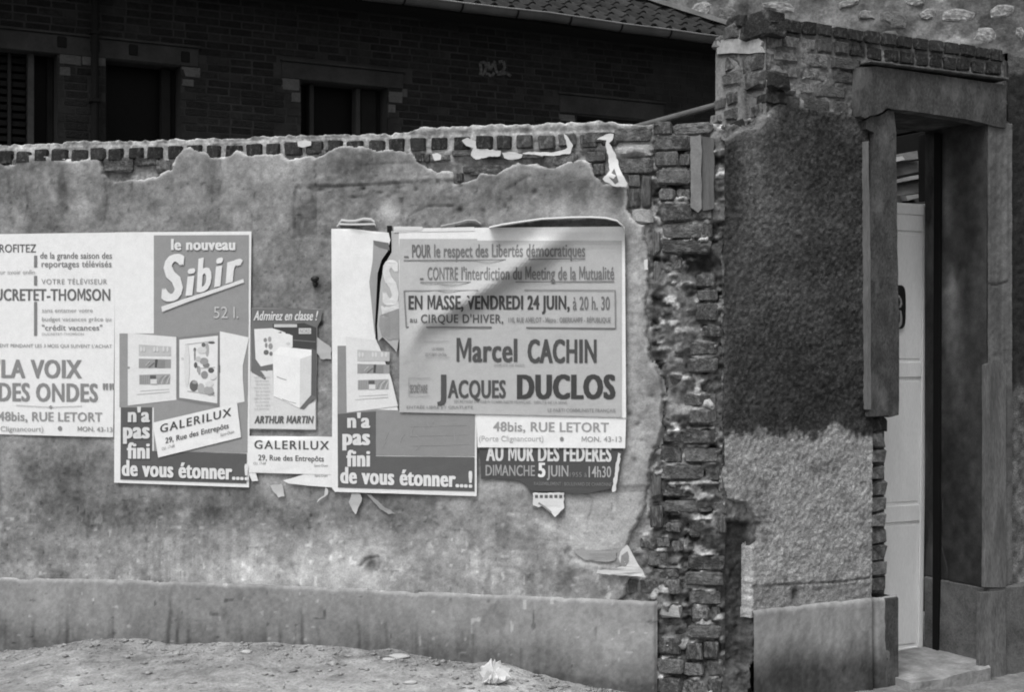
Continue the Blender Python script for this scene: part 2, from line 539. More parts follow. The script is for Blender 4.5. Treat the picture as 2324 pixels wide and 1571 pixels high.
PITS = [(842, 1284, 13, 20, 0.030), (1292, 1250, 6, 8, 0.012), (852, 1175, 5, 5, .006), (706, 1200, 4, 3, .006),
        (708, 428, 7, 4, .010), (728, 431, 8, 4, .010), (825, 428, 6, 4, .012), (865, 438, 6, 3, .010), (905, 426, 6, 3, .008), (945, 430, 4, 4, .010), (805, 448, 12, 3, .008),
        (1045, 421, 6, 4, .012), (1045, 477, 7, 7, .012), (1214, 435, 7, 6, .010), (1148, 470, 4, 5, .008), (1330, 425, 5, 3, .006),
        (724, 710, 5, 7, .012), (728, 735, 8, 6, .014), (556, 798, 5, 8, .010), (1430, 942, 6, 6, .010), (1448, 964, 5, 5, .010), (1440, 1045, 6, 6, .012), (1455, 1000, 5, 3, .008),
        (1010, 1155, 6, 5, .005), (1320, 1030, 5, 5, .006), (132, 1470, 4, 6, .004), (414, 1395, 3, 5, .004), (1390, 1180, 4, 4, .006), (1480, 900, 5, 5, .01)]
def plaster_d(S, Z, U, V):
    sd_ = sdf(U, V, PL_EDGE) + (3.2 * fbm(S * 38, Z * 38, 40, 3) + 3.5 * fbm(S * 12, Z * 12, 39, 2)) * (V < 1345)
    inside = sstep(-1.5, 2.0 + 4.5 * vn(S * 11, Z * 11, 38), sd_)
    d = 0.014 + 0.0045 * fbm(S * 2.2, Z * 2.2, 41, 3) + 0.0022 * fbm(S * 16, Z * 16, 42) + 0.0011 * fbm(S * 60, Z * 60, 45, 2)
    rough = soft_rect(U, V, 680, 1045, 385, 520, 14) + soft_rect(U, V, 1260, 1470, 1290, 1375, 15) + 0.6 * soft_rect(U, V, 1420, 1475, 500, 1100, 14) + 0.5 * soft_rect(U, V, 850, 1400, 1200, 1330, 30)
    d += rough * 0.0045 * fbm(S * 28, Z * 28, 43)
    # the older undercoat shows where the top coat has come off
    low = np.clip(sdf(U, V, [(1200, 1110), (1480, 1100), (1480, 1330), (1400, 1290), (1300, 1275), (1286, 1240), (1282, 1215), (1212, 1180)]) / 3.0, 0, 1)
    d -= 0.006 * low
    up = np.clip((sdf(U, V, [(672, 424), (1030, 412), (1034, 545), (668, 545)]) + 1.5 * fbm(S * 40, Z * 40, 46, 2)) / 3.0, 0, 1)
    d -= 0.007 * up
    for ln, wpx, dep in CRACKS:
        d -= dep * np.exp(-(pdist(U + 2.5 * fbm(S * 40, Z * 40, 44, 2), V, ln) / wpx) ** 2)
    for (u, v, ru, rv, dep) in PITS:
        d -= dep * gauss(U, V, u, v, ru, rv)
    return d * inside - 0.030 * (1 - inside)
def streaks(S, Z, seed, f=28.0, l=1.3):
    return fbm(S * f, Z * l + 3 * vn(S * 7, 0 * S, seed + 9), seed, 3)
TB = [  # stains and bare places on the plaster: u, v, ru, rv, change
    (660, 600, 100, 110, -30), (620, 480, 110, 60, -6), (730, 640, 30, 160, -8), (800, 375, 70, 32, -30), (930, 365, 70, 28, -6),
    (860, 440, 160, 30, -14), (1000, 460, 90, 50, -10), (1130, 440, 80, 60, -14), (1300, 430, 110, 35, -24), (1330, 480, 90, 26, 10),
    (1220, 470, 60, 22, 6), (120, 1090, 190, 90, -24), (320, 1160, 230, 45, -22), (640, 1160, 230, 40, -20), (20, 1060, 25, 60, 12),
    (700, 1290, 190, 48, 34), (470, 1300, 160, 40, 14), (930, 1240, 190, 60, 16), (60, 1290, 90, 16, 14), (1340, 1210, 75, 75, 40),
    (1440, 900, 26, 380, 22), (1450, 560, 20, 60, 8), (1230, 1180, 40, 30, 26), (1130, 1100, 90, 25, 20), (880, 475, 22, 26, 34), (1060, 500, 60, 10, 22), (1340, 1320, 110, 38, -22),
    (1100, 1220, 150, 60, -14), (210, 400, 60, 40, -22), (140, 420, 12, 60, -26), (20, 440, 16, 60, -22), (480, 430, 14, 80, -14), (300, 450, 90, 60, -6), (60, 440, 60, 50, 8), (430, 420, 50, 40, -8), (620, 390, 60, 30, 4),
    (150, 430, 20, 70, -26), (505, 440, 16, 60, -22), (320, 470, 40, 40, -14), (1400, 460, 30, 30, -10), (250, 440, 14, 60, -14), (1010, 400, 25, 60, 16), (760, 1220, 10, 60, 16), (400, 1220, 60, 30, 6), (1400, 1000, 50, 70, 16)]
def plaster_tone(S, Z, U, V):
    t = 118 + 8 * sstep(1150, 1250, V)
    for (u, v, ru, rv, a) in TB:
        t = t + a * gauss(U, V, u, v, ru, rv)
    t += 17 * fbm(S * 3.2, Z * 3.2, 51, 4) + 15 * fbm(S * 13, Z * 13, 52) + 10 * fbm(S * 55, Z * 55, 53, 2)
    gate_ = sstep(-0.2, 0.5, fbm(S * 1.1, Z * 0.9, 190, 3))
    t += 18 * streaks(S, Z, 54, 13, 1.2) * (0.3 + 0.7 * sstep(560, 380, V)) * (0.35 + gate_) + 9 * streaks(S, Z, 55, 60, 1.0) * sstep(1150, 1240, V) * gate_ * sstep(1300, 1000, U)
    t -= 22 * sstep(0.45, 0.8, fbm(S * 7 + 0.6 * Z, Z * 5, 191, 4)) * (V > 1120) * (V < 1330)
    t += 24 * sstep(0.5, 0.85, fbm(S * 9, Z * 7, 192, 4)) * (V > 1140)
    t -= 24 * sstep(0.35, 0.75, fbm(S * 2.4, Z * 1.7, 56)) * sstep(560, 500, V) * (U < 720)
    e = sdf(U, V, PL_EDGE)
    t += 66 * np.exp(-(np.abs(e - 1.5) / 5.0) ** 2) * (0.35 + 0.65 * (vn(S * 9, Z * 9, 57))) * (V < 520)  # highlight painted along the broken plaster edge
    t += 22 * np.exp(-(np.abs(e - 2) / 6.0) ** 2) * (V >= 520) * vn(S * 9, Z * 9, 58)
    low = np.clip(sdf(U, V, [(1280, 1118), (1474, 1115), (1463, 1163), (1434, 1208), (1424, 1270), (1300, 1272), (1284, 1250), (1282, 1160)]) / 3.0, 0, 1)
    t = t * (1 - 0.75 * low) + 0.75 * low * (152 + 5 * fbm(S * 20, Z * 20, 59))
    for ln, wpx, dep in CRACKS:
        t -= 16 * np.exp(-(pdist(U, V, ln) / (wpx + 1)) ** 2)
    for (u, v, ru, rv, dep) in PITS:
        t = t - min(60, dep * 3200) * gauss(U, V, u, v, ru * 0.9, rv * 0.9)  # pits darkened in the tone as the shade of their hollows
    t += 60 * sstep(0.86, 0.93, vn(S * 38, Z * 38, 61)) * sstep(1100, 1200, V) * 0.5
    t -= 40 * sstep(0.88, 0.95, vn(S * 52, Z * 52, 62)) * 0.6
    return np.clip(t, 40, 215)
SM = np.concatenate([np.arange(-7.0, -4.1, 0.05), np.arange(-4.1, 0.0, 0.0075)])
TM = np.linspace(0, 1, 345)
def m_top(s):
    return 2.810 + 0.026 * sstep(-1.62, -1.45, s) * sstep(-0.35, -0.6, s) + 0.005 * fbm(s * 6, s * 0, 71) + 0.006 * fbm(s * 30, s * 0, 72) + 0.0 * s
heightfield("plaster", M, SM, np.linspace(0, 1, 330), lambda s: 2.80 + 0 * s, lambda s: 0.30 + 0 * s, plaster_d, plaster_tone,
            lambda S, Z, U, V: sdf(U, V, PL_EDGE) > -6, m_plaster, wall)
# mortar bed seen where the plaster is gone
EXP_TONE = [(1020, 355, 60, 12, 40), (1120, 372, 80, 12, 10), (1550, 800, 26, 70, 45), (1530, 640, 40, 120, 22), (1560, 930, 50, 26, 55), (1500, 1380, 20, 20, 40),
            (1510, 1180, 30, 30, -25), (1580, 600, 50, 30, -45), (1600, 1250, 60, 40, -20), (1470, 1230, 30, 50, 0), (1440, 460, 14, 50, 22)]
COLB = [  # (u0,v0,u1,v1,material,depth)
    (1482, 276, 1524, 304, 0, -.004), (1528, 280, 1622, 302, 2, -.012), (1484, 308, 1568, 338, 0, -.004), (1486, 345, 1540, 376, 0, -.004), (1542, 348, 1568, 374, 1, -.006),
    (1490, 385, 1566, 416, 1, -.004), (1494, 428, 1532, 454, 2, -.008), (1536, 426, 1570, 456, 2, -.010), (1500, 464, 1572, 500, 1, -.004), (1576, 470, 1618, 498, 0, -.012),
    (1503, 508, 1590, 540, 1, -.004), (1592, 510, 1618, 540, 0, -.010), (1504, 546, 1612, 574, 0, -.004), (1480, 520, 1499, 575, 2, -.012), (1482, 590, 1500, 650, 2, -.016),
    (1512, 584, 1550, 616, 2, -.024), (1508, 624, 1548, 652, 2, -.028), (1580, 622, 1624, 650, 1, -.024), (1584, 658, 1628, 682, 1, -.024), (1500, 690, 1536, 716, 0, -.03),
    (1578, 690, 1630, 728, 0, -.012), (1592, 740, 1636, 764, 0, -.012), (1566, 778, 1626, 806, 0, -.010), (1560, 814, 1628, 846, 1, -.004), (1480, 780, 1512, 806, 0, -.03),
    (1508, 850, 1552, 884, 0, -.024), (1560, 858, 1624, 888, 0, -.03), (1508, 894, 1548, 920, 0, -.02), (1552, 896, 1612, 922, 1, -.012), (1608, 898, 1626, 964, 0, -.014), 
    (1564, 930, 1612, 962, 1, .000), (1504, 980, 1556, 1004, 0, -.012), (1546, 976, 1626, 1008, 1, -.008), (1498, 1014, 1548, 1052, 1, -.020), (1552, 1016, 1626, 1050, 0, -.016),
    (1502, 1058, 1596, 1090, 1, -.006), (1600, 1056, 1634, 1092, 0, -.02), (1480, 1060, 1500, 1130, 1, -.014), (1508, 1098, 1640, 1132, 0, -.022), (1506, 1136, 1616, 1164, 1, -.014), (1620, 1140, 1650, 1166, 0, -.012),
    (1474, 1150, 1504, 1200, 1, -.014), (1512, 1188, 1548, 1208, 2, -.006), (1562, 1180, 1622, 1220, 0, -.03), (1626, 1172, 1648, 1212, 0, -.012), (1488, 1220, 1520, 1246, 2, -.012), (1524, 1228, 1552, 1252, 2, -.014), (1452, 1218, 1484, 1246, 1, -.016),
    (1470, 1252, 1516, 1286, 1, -.016), (1562, 1262, 1642, 1296, 1, -.006), (1554, 1300, 1640, 1332, 1, .002), (1480, 1292, 1540, 1312, 1, -.016), (1450, 1316, 1500, 1350, 0, -.016), (1424, 1314, 1448, 1350, 1, -.012), (1504, 1316, 1548, 1350, 2, -.012),
    (1564, 1342, 1636, 1374, 1, -.012), (1494, 1372, 1548, 1404, 3, -.004), (1570, 1380, 1612, 1412, 2, -.010), (1614, 1380, 1634, 1414, 1, -.014), (1494, 1412, 1556, 1440, 0, -.02), (1562, 1422, 1634, 1452, 1, .000),
    (1494, 1450, 1546, 1488, 1, -.004), (1556, 1462, 1594, 1500, 1, .006), (1596, 1458, 1630, 1496, 1, .002), (1490, 1496, 1550, 1532, 1, .002), (1552, 1506, 1600, 1536, 2, -.006), (1604, 1500, 1640, 1536, 1, -.008),
    (1494, 1540, 1548, 1576, 1, -.002), (1554, 1544, 1600, 1578, 2, -.004), (1604, 1542, 1640, 1578, 0, -.006)]
def ledges(U, V):
    """lips of pale mortar on the quoin bricks, the light on their tops painted in"""
    t = 0 * U
    for i, (u0, v0, u1, v1, k, d) in enumerate(COLB):
        h = (i * 7919 % 13) / 13.0
        if h < 0.22: continue
        t = np.maximum(t, soft_rect(U, V, u0 + 4 + 10 * h, u1 - 3 - 14 * (1 - h), v0 - 4.5, v0 - 1.0 + 3 * h, 2.2) * (0.5 + 0.6 * h))
    return t
def mortar_d(S, Z, U, V):
    d = -0.014 + 0.010 * fbm(S * 14, Z * 14, 81) + 0.004 * fbm(S * 50, Z * 50, 82, 2)
    col = sstep(1468, 1485, U)
    d -= col * (0.006 + 0.018 * fbm(S * 9, Z * 12, 83, 3))
    d += col * (0.012 * fbm(S * 28, Z * 34, 183, 3) - 0.020 * sstep(0.25, 0.6, fbm(S * 13, Z * 19, 182, 3)) + 0.012 * sstep(0.42, 0.72, fbm(S * 17, Z * 26, 181, 3)))
    d += (0.004 - 0.006 * fbm(S * 14, Z * 14, 81)) * (1 - col) * (Z > 2.70)
    d -= 0.07 * soft_rect(U, V, 1645, 1700, 1190, 1520, 5)
    for (u, v, ru, rv, dep) in [(1585, 600, 42, 34, .05), (1570, 1230, 30, 26, .03), (1545, 1195, 30, 22, .03), (1600, 660, 30, 60, .03), (1515, 1035, 22, 14, .03), (1505, 870, 10, 12, .03)]:
        d -= dep * gauss(U, V, u, v, ru, rv)
    lump = gauss(U, V, 1550, 935, 40, 26) + gauss(U, V, 1535, 790, 26, 60) + 0.8 * gauss(U, V, 1530, 700, 26, 50) + gauss(U, V, 1510, 1385, 22, 18) + gauss(U, V, 1440, 345, 36, 10)
    d += lump * (0.040 + 0.012 * fbm(S * 26, Z * 26, 84))
    d += 0.020 * ledges(U, V + 1.5 * fbm(S * 40, Z * 40, 88, 2))
    d += 0.012 * sstep(12, 2, V - 322 + U * 0.03) * (V < 330)
    return d
def mortar_tone(S, Z, U, V):
    t = 112 + 24 * fbm(S * 10, Z * 10, 85) + 16 * fbm(S * 42, Z * 42, 86, 2) + 22 * (Z > 2.70) * (U < 1480)
    col = sstep(1468, 1482, U)
    t -= 18 * col
    t += col * 66 * sstep(0.42, 0.72, fbm(S * 17, Z * 26, 181, 3)) - col * 40 * sstep(0.25, 0.6, fbm(S * 13, Z * 19, 182, 3))
    for (u, v, ru, rv, a_) in EXP_TONE:
        t = t + a_ * gauss(U, V, u, v, ru, rv)
    t += 26 * (Z > 2.785)
    t += 62 * ledges(U, V + 1.5 * fbm(S * 40, Z * 40, 88, 2))  # mortar lips brightened as if catching light from above
    t -= 14 * (U > 1480) * (V > 540)
    return np.clip(t, 38, 200)
SM2 = np.concatenate([np.arange(-7.0, -4.1, 0.05), np.arange(-4.1, 0.001, 0.0075), [0.01]])
heightfield("mortar_bed", M, SM2, np.linspace(0, 1, 345), m_top, lambda s: 0.0 * s - 0.15, mortar_d, mortar_tone,
            lambda S, Z, U, V: (sdf(U, V, PL_EDGE) < 14), m_mortar, wall, back=-0.30)
bevbox("wall_core", M, -7.0, 0.0, -0.3, 2.795, -0.30, -0.10, m_pale, wall, bev=0.01)

# --- plinth of the boundary wall
PLE = [(-700, 1300), (0, 1312), (300, 1318), (420, 1322), (560, 1327), (744, 1335), (830, 1338), (870, 1343), (1050, 1348), (1250, 1356), (1380, 1362), (1490, 1367)]
def plinth_top(s):
    ss, zz = M.sz([p[0] for p in PLE], [p[1] for p in PLE], 0.03)
    return np.interp(s, ss, zz) + 0.0022 * fbm(s * 30, s * 0, 91, 4) - 0.008 * sstep(0.55, 0.8, fbm(s * 9, s * 0, 89))
def plinth_d(S, Z, U, V):
    d = 0.030 + 0.0035 * fbm(S * 2, Z * 2, 92, 3) + 0.0016 * fbm(S * 30, Z * 8, 93) + 0.0012 * fbm(S * 8, Z * 8, 90)
    top = (plinth_top(S) - Z)
    d -= 0.014 * np.exp(-(np.clip(top, 0, 1) / 0.007) ** 2)
    d -= 0.02 * sstep(1486, 1491, U + 2 * fbm(Z * 12, Z * 0, 94))
    return d
def plinth_tone(S, Z, U, V):
    ps, pz = plinth_top(S), Z
    h = np.clip((ps - Z) / 0.42, 0, 1)
    foot_dark = sstep(0.30 + 0.22 * fbm(S * 2.1, S * 0, 95), 1.0, h)  # tone gets darker towards the foot
    t = 122 - 34 * foot_dark + 9 * fbm(S * 3, Z * 3, 96) + 7 * fbm(S * 18, Z * 12, 98) + 8 * fbm(S * 70, Z * 70, 193, 2) - 16 * sstep(0.5, 0.9, fbm(S * 7, Z * 5, 194, 4)) - 18 * sstep(0.86, 0.95, h + 0.10 * fbm(S * 16, Z * 6, 196))
    st = sstep(0.18, 0.85, streaks(S, Z, 97, 26, 1.0)) * sstep(0.15, 0.75, h)
    t -= 15 * st * (U < 1250) * sstep(-0.3, 0.4, fbm(S * 0.9, S * 0, 195))
    t += 30 * sstep(0.90, 0.95, vn(S * 30, Z * 30, 197)) - 30 * sstep(0.93, 0.97, vn(S * 26, Z * 26, 198))
    for (u, ww, a_, v0) in [(155, 5, 30, 1390), (395, 5, 32, 1350), (410, 4, 20, 1380), (430, 4, 22, 1400), (608, 5, 18, 1420), (640, 4, 24, 1420), (682, 5, 26, 1380), (725, 4, 18, 1400), (90, 5, 20, 1400), (262, 4, 10, 1370), (820, 4, 22, 1400), (880, 5, 20, 1400), (950, 4, 16, 1410), (505, 10, 14, 1420)]:
        t -= a_ * np.exp(-((U - u - 6 * fbm(Z * 4, Z * 0 + u, 99, 2)) / ww) ** 2) * sstep(v0 - 20, v0 + 40, V)
    t += 14 * gauss(U, V, 1390, 1480, 90, 90) + 20 * sstep(0.35, 0.7, streaks(S, Z, 100, 30, 1.0)) * gauss(U, V, 1440, 1510, 60, 60)
    t -= 14 * gauss(U, V, 1100, 1480, 160, 26) + 12 * gauss(U, V, 40, 1440, 90, 40)
    t += 16 * np.exp(-((ps - Z) / 0.010) ** 2) * vn(S * 8, Z, 101)
    return np.clip(t, 50, 180)
_s1490 = float(M.sz(1491, 1400, 0.03)[0])
heightfield("plinth", M, np.concatenate([np.arange(-7.0, -4.1, 0.05), np.arange(-4.1, _s1490, 0.008), [_s1490]]), np.linspace(0, 1, 84), plinth_top,
            lambda s: -0.15 + 0 * s, plinth_d, plinth_tone, None, m_plinth, wall, back=-0.02)

# --- bricks of the boundary wall
rb = random.Random(5)
def at_px(pl, u, v, d=0.0):
    s, z = pl.sz(u, v, d)
    return float(s), float(z)
# coping course of headers
s = -5.0
while s < -0.52:
    wdt = rb.uniform(0.074, 0.092)
    u_, v_ = M.uv(s, 2.75)
    zc = 2.748 + rb.uniform(-0.004, 0.004) - (0.004 if u_ < 700 else 0)
    brick(M, wall, s + wdt / 2, zc, 0.010 + rb.uniform(-0.004, 0.004), wdt, rb.uniform(0.062, 0.072), 0.16, m_brickd if u_ < 1150 else m_brick, rb, tilt=0.02)
    s += wdt + rb.uniform(0.016, 0.030)
# bricks placed as read in the holes of the plaster: (u0,v0,u1,v1,kind)
HOLES = [(233, 359, 299, 388, 0), (305, 358, 356, 374, 1), (350, 362, 385, 388, 2), (26, 360, 60, 374, 2), (722, 338, 742, 352, 0),
         (940, 347, 962, 366, 1), (962, 349, 974, 366, 0), (975, 350, 1020, 364, 2), (1050, 376, 1092, 390, 0), (1062, 374, 1135, 396, 0),
         (1035, 392, 1050, 412, 1), (1025, 340, 1080, 352, 1), (1090, 345, 1150, 358, 1), (1170, 345, 1235, 358, 1), (1255, 348, 1310, 372, 2),
         (1328, 344, 1372, 366, 1), (1345, 372, 1372, 396, 1), (1394, 290, 1478, 320, 0), (1402, 358, 1482, 392, 0), (1405, 326, 1480, 352, 3),
         (1425, 398, 1452, 424, 1), (1425, 426, 1452, 470, 0), (1456, 400, 1478, 470, 1), (1436, 474, 1480, 506, 3), (1330, 300, 1388, 322, 1), (930, 352, 945, 372, 0)]
km = [m_brick, m_brick, m_brickl, m_pale]
def px_brick(pl, parent, u0, v0, u1, v1, material, d, ld=0.10, kind='worn', tilt=0.02, name="brick", rnd=rb):
    sa, za = at_px(pl, u0, v0, d); sb, zb = at_px(pl, u1, v1, d)
    return brick(pl, parent, (sa + sb) / 2, (za + zb) / 2, d, abs(sb - sa), abs(za - zb), ld, material, rnd, name, kind, tilt)
for (u0, v0, u1, v1, k) in HOLES:
    px_brick(M, wall, u0, v0, u1, v1, km[k], 0.010, kind='rough' if k >= 2 else 'worn')
# the bare brick quoin beside the gate wall
for (u0, v0, u1, v1, k, d) in COLB:
    px_brick(M, wall, u0, v0, u1, v1, km[k], d * 1.6 + 0.014, 0.13, kind='rough' if k >= 2 else 'worn', tilt=0.03)
# the stub of plaster pilaster left standing on the quoin, its shaded right face painted darker
prism("plaster_stub", M, [(1567, 309), (1592, 309), (1592, 474), (1584, 482), (1567, 470)], -0.02, 0.022, m_pale if False else mat("stub_plaster", tone=108, var=0.2, scale=14, fine=90, bump=0.5), wall, step=14, jit=1.2, seed=4)
prism("plaster_stub", M, [(1592.5, 309), (1620, 312), (1621, 400), (1620, 474), (1596, 478), (1592.5, 470)], -0.02, 0.010, mat("stub_plaster_shaded", tone=84, var=0.25, scale=10, fine=90, bump=0.5, stretch=(3, 3, 0.4)), wall, step=14, jit=1.2, seed=5)

# ================================================================== GATE WALL
gate = root("gate_wall", "taller gate wall in dark roughcast with bare brick top and narrow doorway", "wall", (1.9, 7.4, 0.0))
S_G1 = 0.268
S_JL = at_px(G, 1968, 600)[0]; S_OL = at_px(G, 2040, 600)[0]; S_OR = at_px(G, 2225, 600)[0]; S_JR = at_px(G, 2281, 600)[0]
Z_TOP = 3.345
TH = 0.42
RC_EDGE = [(1600, 1700), (1684, 1571), (1691, 1511), (1711, 1462), (1696, 1438), (1698, 1340), (1699, 1242), (1716, 1227), (1716, 1188), (1686, 1144), (1652, 1134),
           (1637, 1070), (1628, 972), (1625, 801), (1627, 808), (1640, 739), (1637, 716), (1633, 563), (1621, 502), (1622, 400), (1621, 319), (1645, 312), (1685, 292),
           (1719, 289), (1732, 265), (1750, 243), (1762, 228), (1786, 235), (1846, 248), (1900, 252), (1947, 265), (1965, 270), (1975, 400), (2120, 400), (2120, 1700)]
def rc_d(S, Z, U, V):
    e = sdf(U, V, RC_EDGE) + 2.0 * fbm(S * 45, Z * 45, 110, 3)
    ins = sstep(-1.5, 4, e)
    d = 0.018 + 0.004 * fbm(S * 2, Z * 2, 111, 3) + 0.0034 * fbm(S * 70, Z * 70, 112, 2) + 0.0015 * fbm(S * 26, Z * 26, 113, 2)
    band = 0.6 + 0.4 * sstep(975, 990, V)
    d -= 0.006 * sstep(1325, 1335, V + 5 * fbm(S * 8, Z * 8, 115)) 
    d -= 0.020 * gauss(U, V, 1803, 1350, 7, 16)
    d -= 0.010 * np.exp(-(pdist(U, V, [(1706, 1330), (1800, 1326), (1900, 1322), (1968, 1312)]) / 2.4) ** 2) * (vn(S * 12, Z, 116) > 0.35)
    return d * ins - 0.03 * (1 - ins)
def rc_tone(S, Z, U, V):
    e = sdf(U, V, RC_EDGE)
    bd = 985 + 13 * fbm(S * 9, S * 0, 120) + 9 * fbm(S * 45, Z * 6, 121) - 26 * gauss(U, U * 0, 1885, 0, 26, 1)
    lo = sstep(bd - 12, bd + 10, V + 9 * fbm(S * 40, Z * 40, 129, 2))
    dk = 57 + 18 * fbm(S * 3, Z * 3, 122, 5) + 15 * fbm(S * 75, Z * 75, 123, 2)
    dk += 34 * np.exp(-(np.clip(e, 0, 99) / 16) ** 2) * (V < 330) * (U < 1775)
    dk += 26 * gauss(U, V, 1700, 380, 26, 110) + 14 * gauss(U, V, 1735, 480, 40, 120) - 12 * gauss(U, V, 1655, 380, 16, 70) + 12 * gauss(U, V, 1680, 640, 36, 120) + 12 * gauss(U, V, 1780, 720, 70, 70) + 10 * gauss(U, V, 1640, 900, 12, 130)
    dk -= 10 * gauss(U, V, 1860, 930, 130, 50) + 6 * gauss(U, V, 1850, 350, 90, 80)
    li = 136 + 12 * fbm(S * 3, Z * 3, 124) + 16 * fbm(S * 75, Z * 75, 125, 2) + 12 * fbm(S * 16, Z * 16, 128, 3) - 20 * sstep(0.3, 0.7, fbm(S * 9, Z * 9, 127))
    li += 6 * sstep(1200, 1300, V) - 10 * gauss(U, V, 1690, 1160, 50, 30)
    li -= 26 * np.exp(-(pdist(U, V, [(1706, 1330), (1800, 1326), (1900, 1322), (1968, 1312)]) / 4) ** 2)
    li += 12 * (V > 1332)
    t = dk * (1 - lo) + li * lo
    t -= 50 * gauss(U, V, 1803, 1350, 8, 17)
    t -= 60 * gauss(U, V, 1708, 1200, 14, 34) * sstep(-0.3, 0.3, fbm(S * 18, Z * 18, 126))
    t += 10 * np.exp(-((U - 1702) / 4) ** 2) * (V > 1230)
    sm = sstep(1330, 1338, V + 4 * fbm(S * 9, S * 0, 117)) * (U > 1706)
    t = t * (1 - sm) + sm * (124 + 9 * fbm(S * 7, Z * 7, 118) + 7 * fbm(S * 50, Z * 50, 119, 2))
    t -= 50 * gauss(U, V, 1803, 1350, 8, 17)
    return np.clip(t, 30, 190)
SG = np.arange(0.0, S_JL + 0.02, 0.0065)
heightfield("roughcast", G, SG, np.linspace(0, 1, 400), lambda s: 2.99 + 0 * s, lambda s: 0.40 + 0 * s, rc_d, rc_tone,
            lambda S, Z, U, V: sdf(U, V, RC_EDGE) > -6, m_rough, gate)
# mortar bed of the bare brick top
def gm_top(s):
    hi = Z_TOP + 0.008 * fbm(s * 7, s * 0, 130)
    lo = 2.80 + 0.02 * fbm(s * 20, s * 0, 131)
    return np.where(s < S_G1 - 0.002, lo, hi)
def gm_d(S, Z, U, V):
    d = -0.006 + 0.010 * fbm(S * 14, Z * 14, 132) + 0.005 * fbm(S * 50, Z * 50, 133, 2)
    d -= 0.06 * soft_rect(U, V, 1600, 1700, 1190, 1520, 6)
    return d
def gm_tone(S, Z, U, V):
    t = 98 + 20 * fbm(S * 8, Z * 8, 134) + 16 * fbm(S * 40, Z * 40, 135, 2) + 20 * gauss(U, V, 1830, 190, 60, 60)
    t -= 22 * sstep(100, 60, V - 0.11 * (U - 1745)) * (Z > 3.2)
    t -= 34 * soft_rect(U, V, 1600, 1706, 1180, 1560, 8)  # shadowed recess beside the quoin painted darker
    return np.clip(t, 35, 160)
SGM = np.concatenate([np.arange(0.0, S_G1 - 0.003, 0.0075), [S_G1 - 0.003, S_G1], np.arange(S_G1 + 0.0075, S_JR + 0.02, 0.0075)])
heightfield("mortar_bed", G, SGM, np.linspace(0, 1, 420), gm_top, lambda s: -0.15 + 0 * s, gm_d, gm_tone,
            lambda S, Z, U, V: ((sdf(U, V, RC_EDGE) < 14) & ((U < 2018) | (Z > 2.98))) , m_mortar, gate, back=-TH)
bevbox("wall_core", G, 0.015, S_G1 - 0.01, -0.3, 2.77, -TH, -0.10, m_mortar if False else m_surround, gate)
bevbox("wall_core", G, S_G1 + 0.035, S_OL - 0.03, -0.3, Z_TOP - 0.02, -TH, -0.08, m_surround, gate)
bevbox("wall_core", G, S_OL - 0.028, S_OR + 0.03, 2.99, Z_TOP - 0.02, -TH, -0.05, m_black, gate)
# coping and brick courses on the face above the roughcast
rg = random.Random(9)
CH = 0.075
for r in range(8):
    zc = Z_TOP + 0.034 - 0.02 - (r + 0.5) * CH - (0.0 if r else -0.004)
    s = S_G1 + 0.012 + (0.0 if r % 2 else -0.006)
    while s < S_JR - 0.02:
        hdr = (r < 2) or rg.random() < 0.35
        wd = rg.uniform(0.082, 0.10) if hdr else rg.uniform(0.16, 0.205)
        wd = min(wd, S_JR + 0.005 - s)
        if wd < 0.035: break
        uu, vv = G.uv(s + wd / 2, zc)
        uu = float(uu); vv = float(vv)
        ins = float(sdf(np.array([uu]), np.array([vv]), RC_EDGE)[0])
        lint = uu > 1948 and zc < 3.215
        if not lint and ins < 4:
            gone = 1760 < uu < 1870 and 75 < vv < 210
            m_ = m_brickd if r == 0 or (r in (1, 2) and uu > 1930) else (m_brickl if gone else m_brickg)
            brick(G, gate, s + wd / 2, zc + rg.uniform(-0.003, 0.003), (0.014 if r == 0 else 0.009) + rg.uniform(-0.006, 0.004), wd, CH - rg.uniform(0.009, 0.016), 0.12, m_, rg,
                  tilt=0.025, kind='rough' if gone else 'worn')
        s += wd + rg.uniform(0.012, 0.024)
# broken end of the tall part
def e_d(S, Z, U, V):
    return -0.024 + 0.030 * fbm(S * 6, Z * 22, 140) + 0.014 * fbm(S * 30, Z * 34, 141) - 0.02 * gauss(U, V, 1680, 140, 60, 14)
def e_tone(S, Z, U, V):
    return np.clip(116 + 44 * fbm(S * 5, Z * 26, 142) + 22 * fbm(S * 40, Z * 40, 143, 2) + 22 * sstep(150, 260, V) - 20 * (V < 80), 50, 185)
heightfield("broken_end", E, np.arange(-TH - 0.01, 0.004, 0.007), np.linspace(0, 1, 90), lambda s: Z_TOP - 0.02 + 0.012 * fbm(s * 12, s * 0, 144), lambda s: 2.72 + 0 * s,
            e_d, e_tone, None, m_mortar, gate, back=None)
EB = [(1636, 62, 1668, 83, 0, .012), (1680, 57, 1744, 80, 4, .018), (1686, 36, 1742, 52, 4, .02), (1640, 44, 1682, 58, 4, .006),
      (1642, 126, 1676, 156, 1, -.004), (1680, 128, 1738, 158, 0, -.006), (1633, 168, 1680, 186, 1, .006), (1684, 168, 1732, 194, 1, .010), (1738, 164, 1752, 200, 4, .004),
      (1644, 210, 1670, 234, 1, .004), (1712, 206, 1746, 236, 4, -.006), (1640, 250, 1668, 268, 1, .010), (1700, 240, 1730, 262, 0, .0), (1642, 280, 1686, 292, 4, .004)]
for (u0, v0, u1, v1, k, d) in EB:
    px_brick(E, gate, u0, v0, u1, v1, (km + [m_brickd])[k], d + 0.012, 0.12, kind='rough', tilt=0.04, rnd=rg)
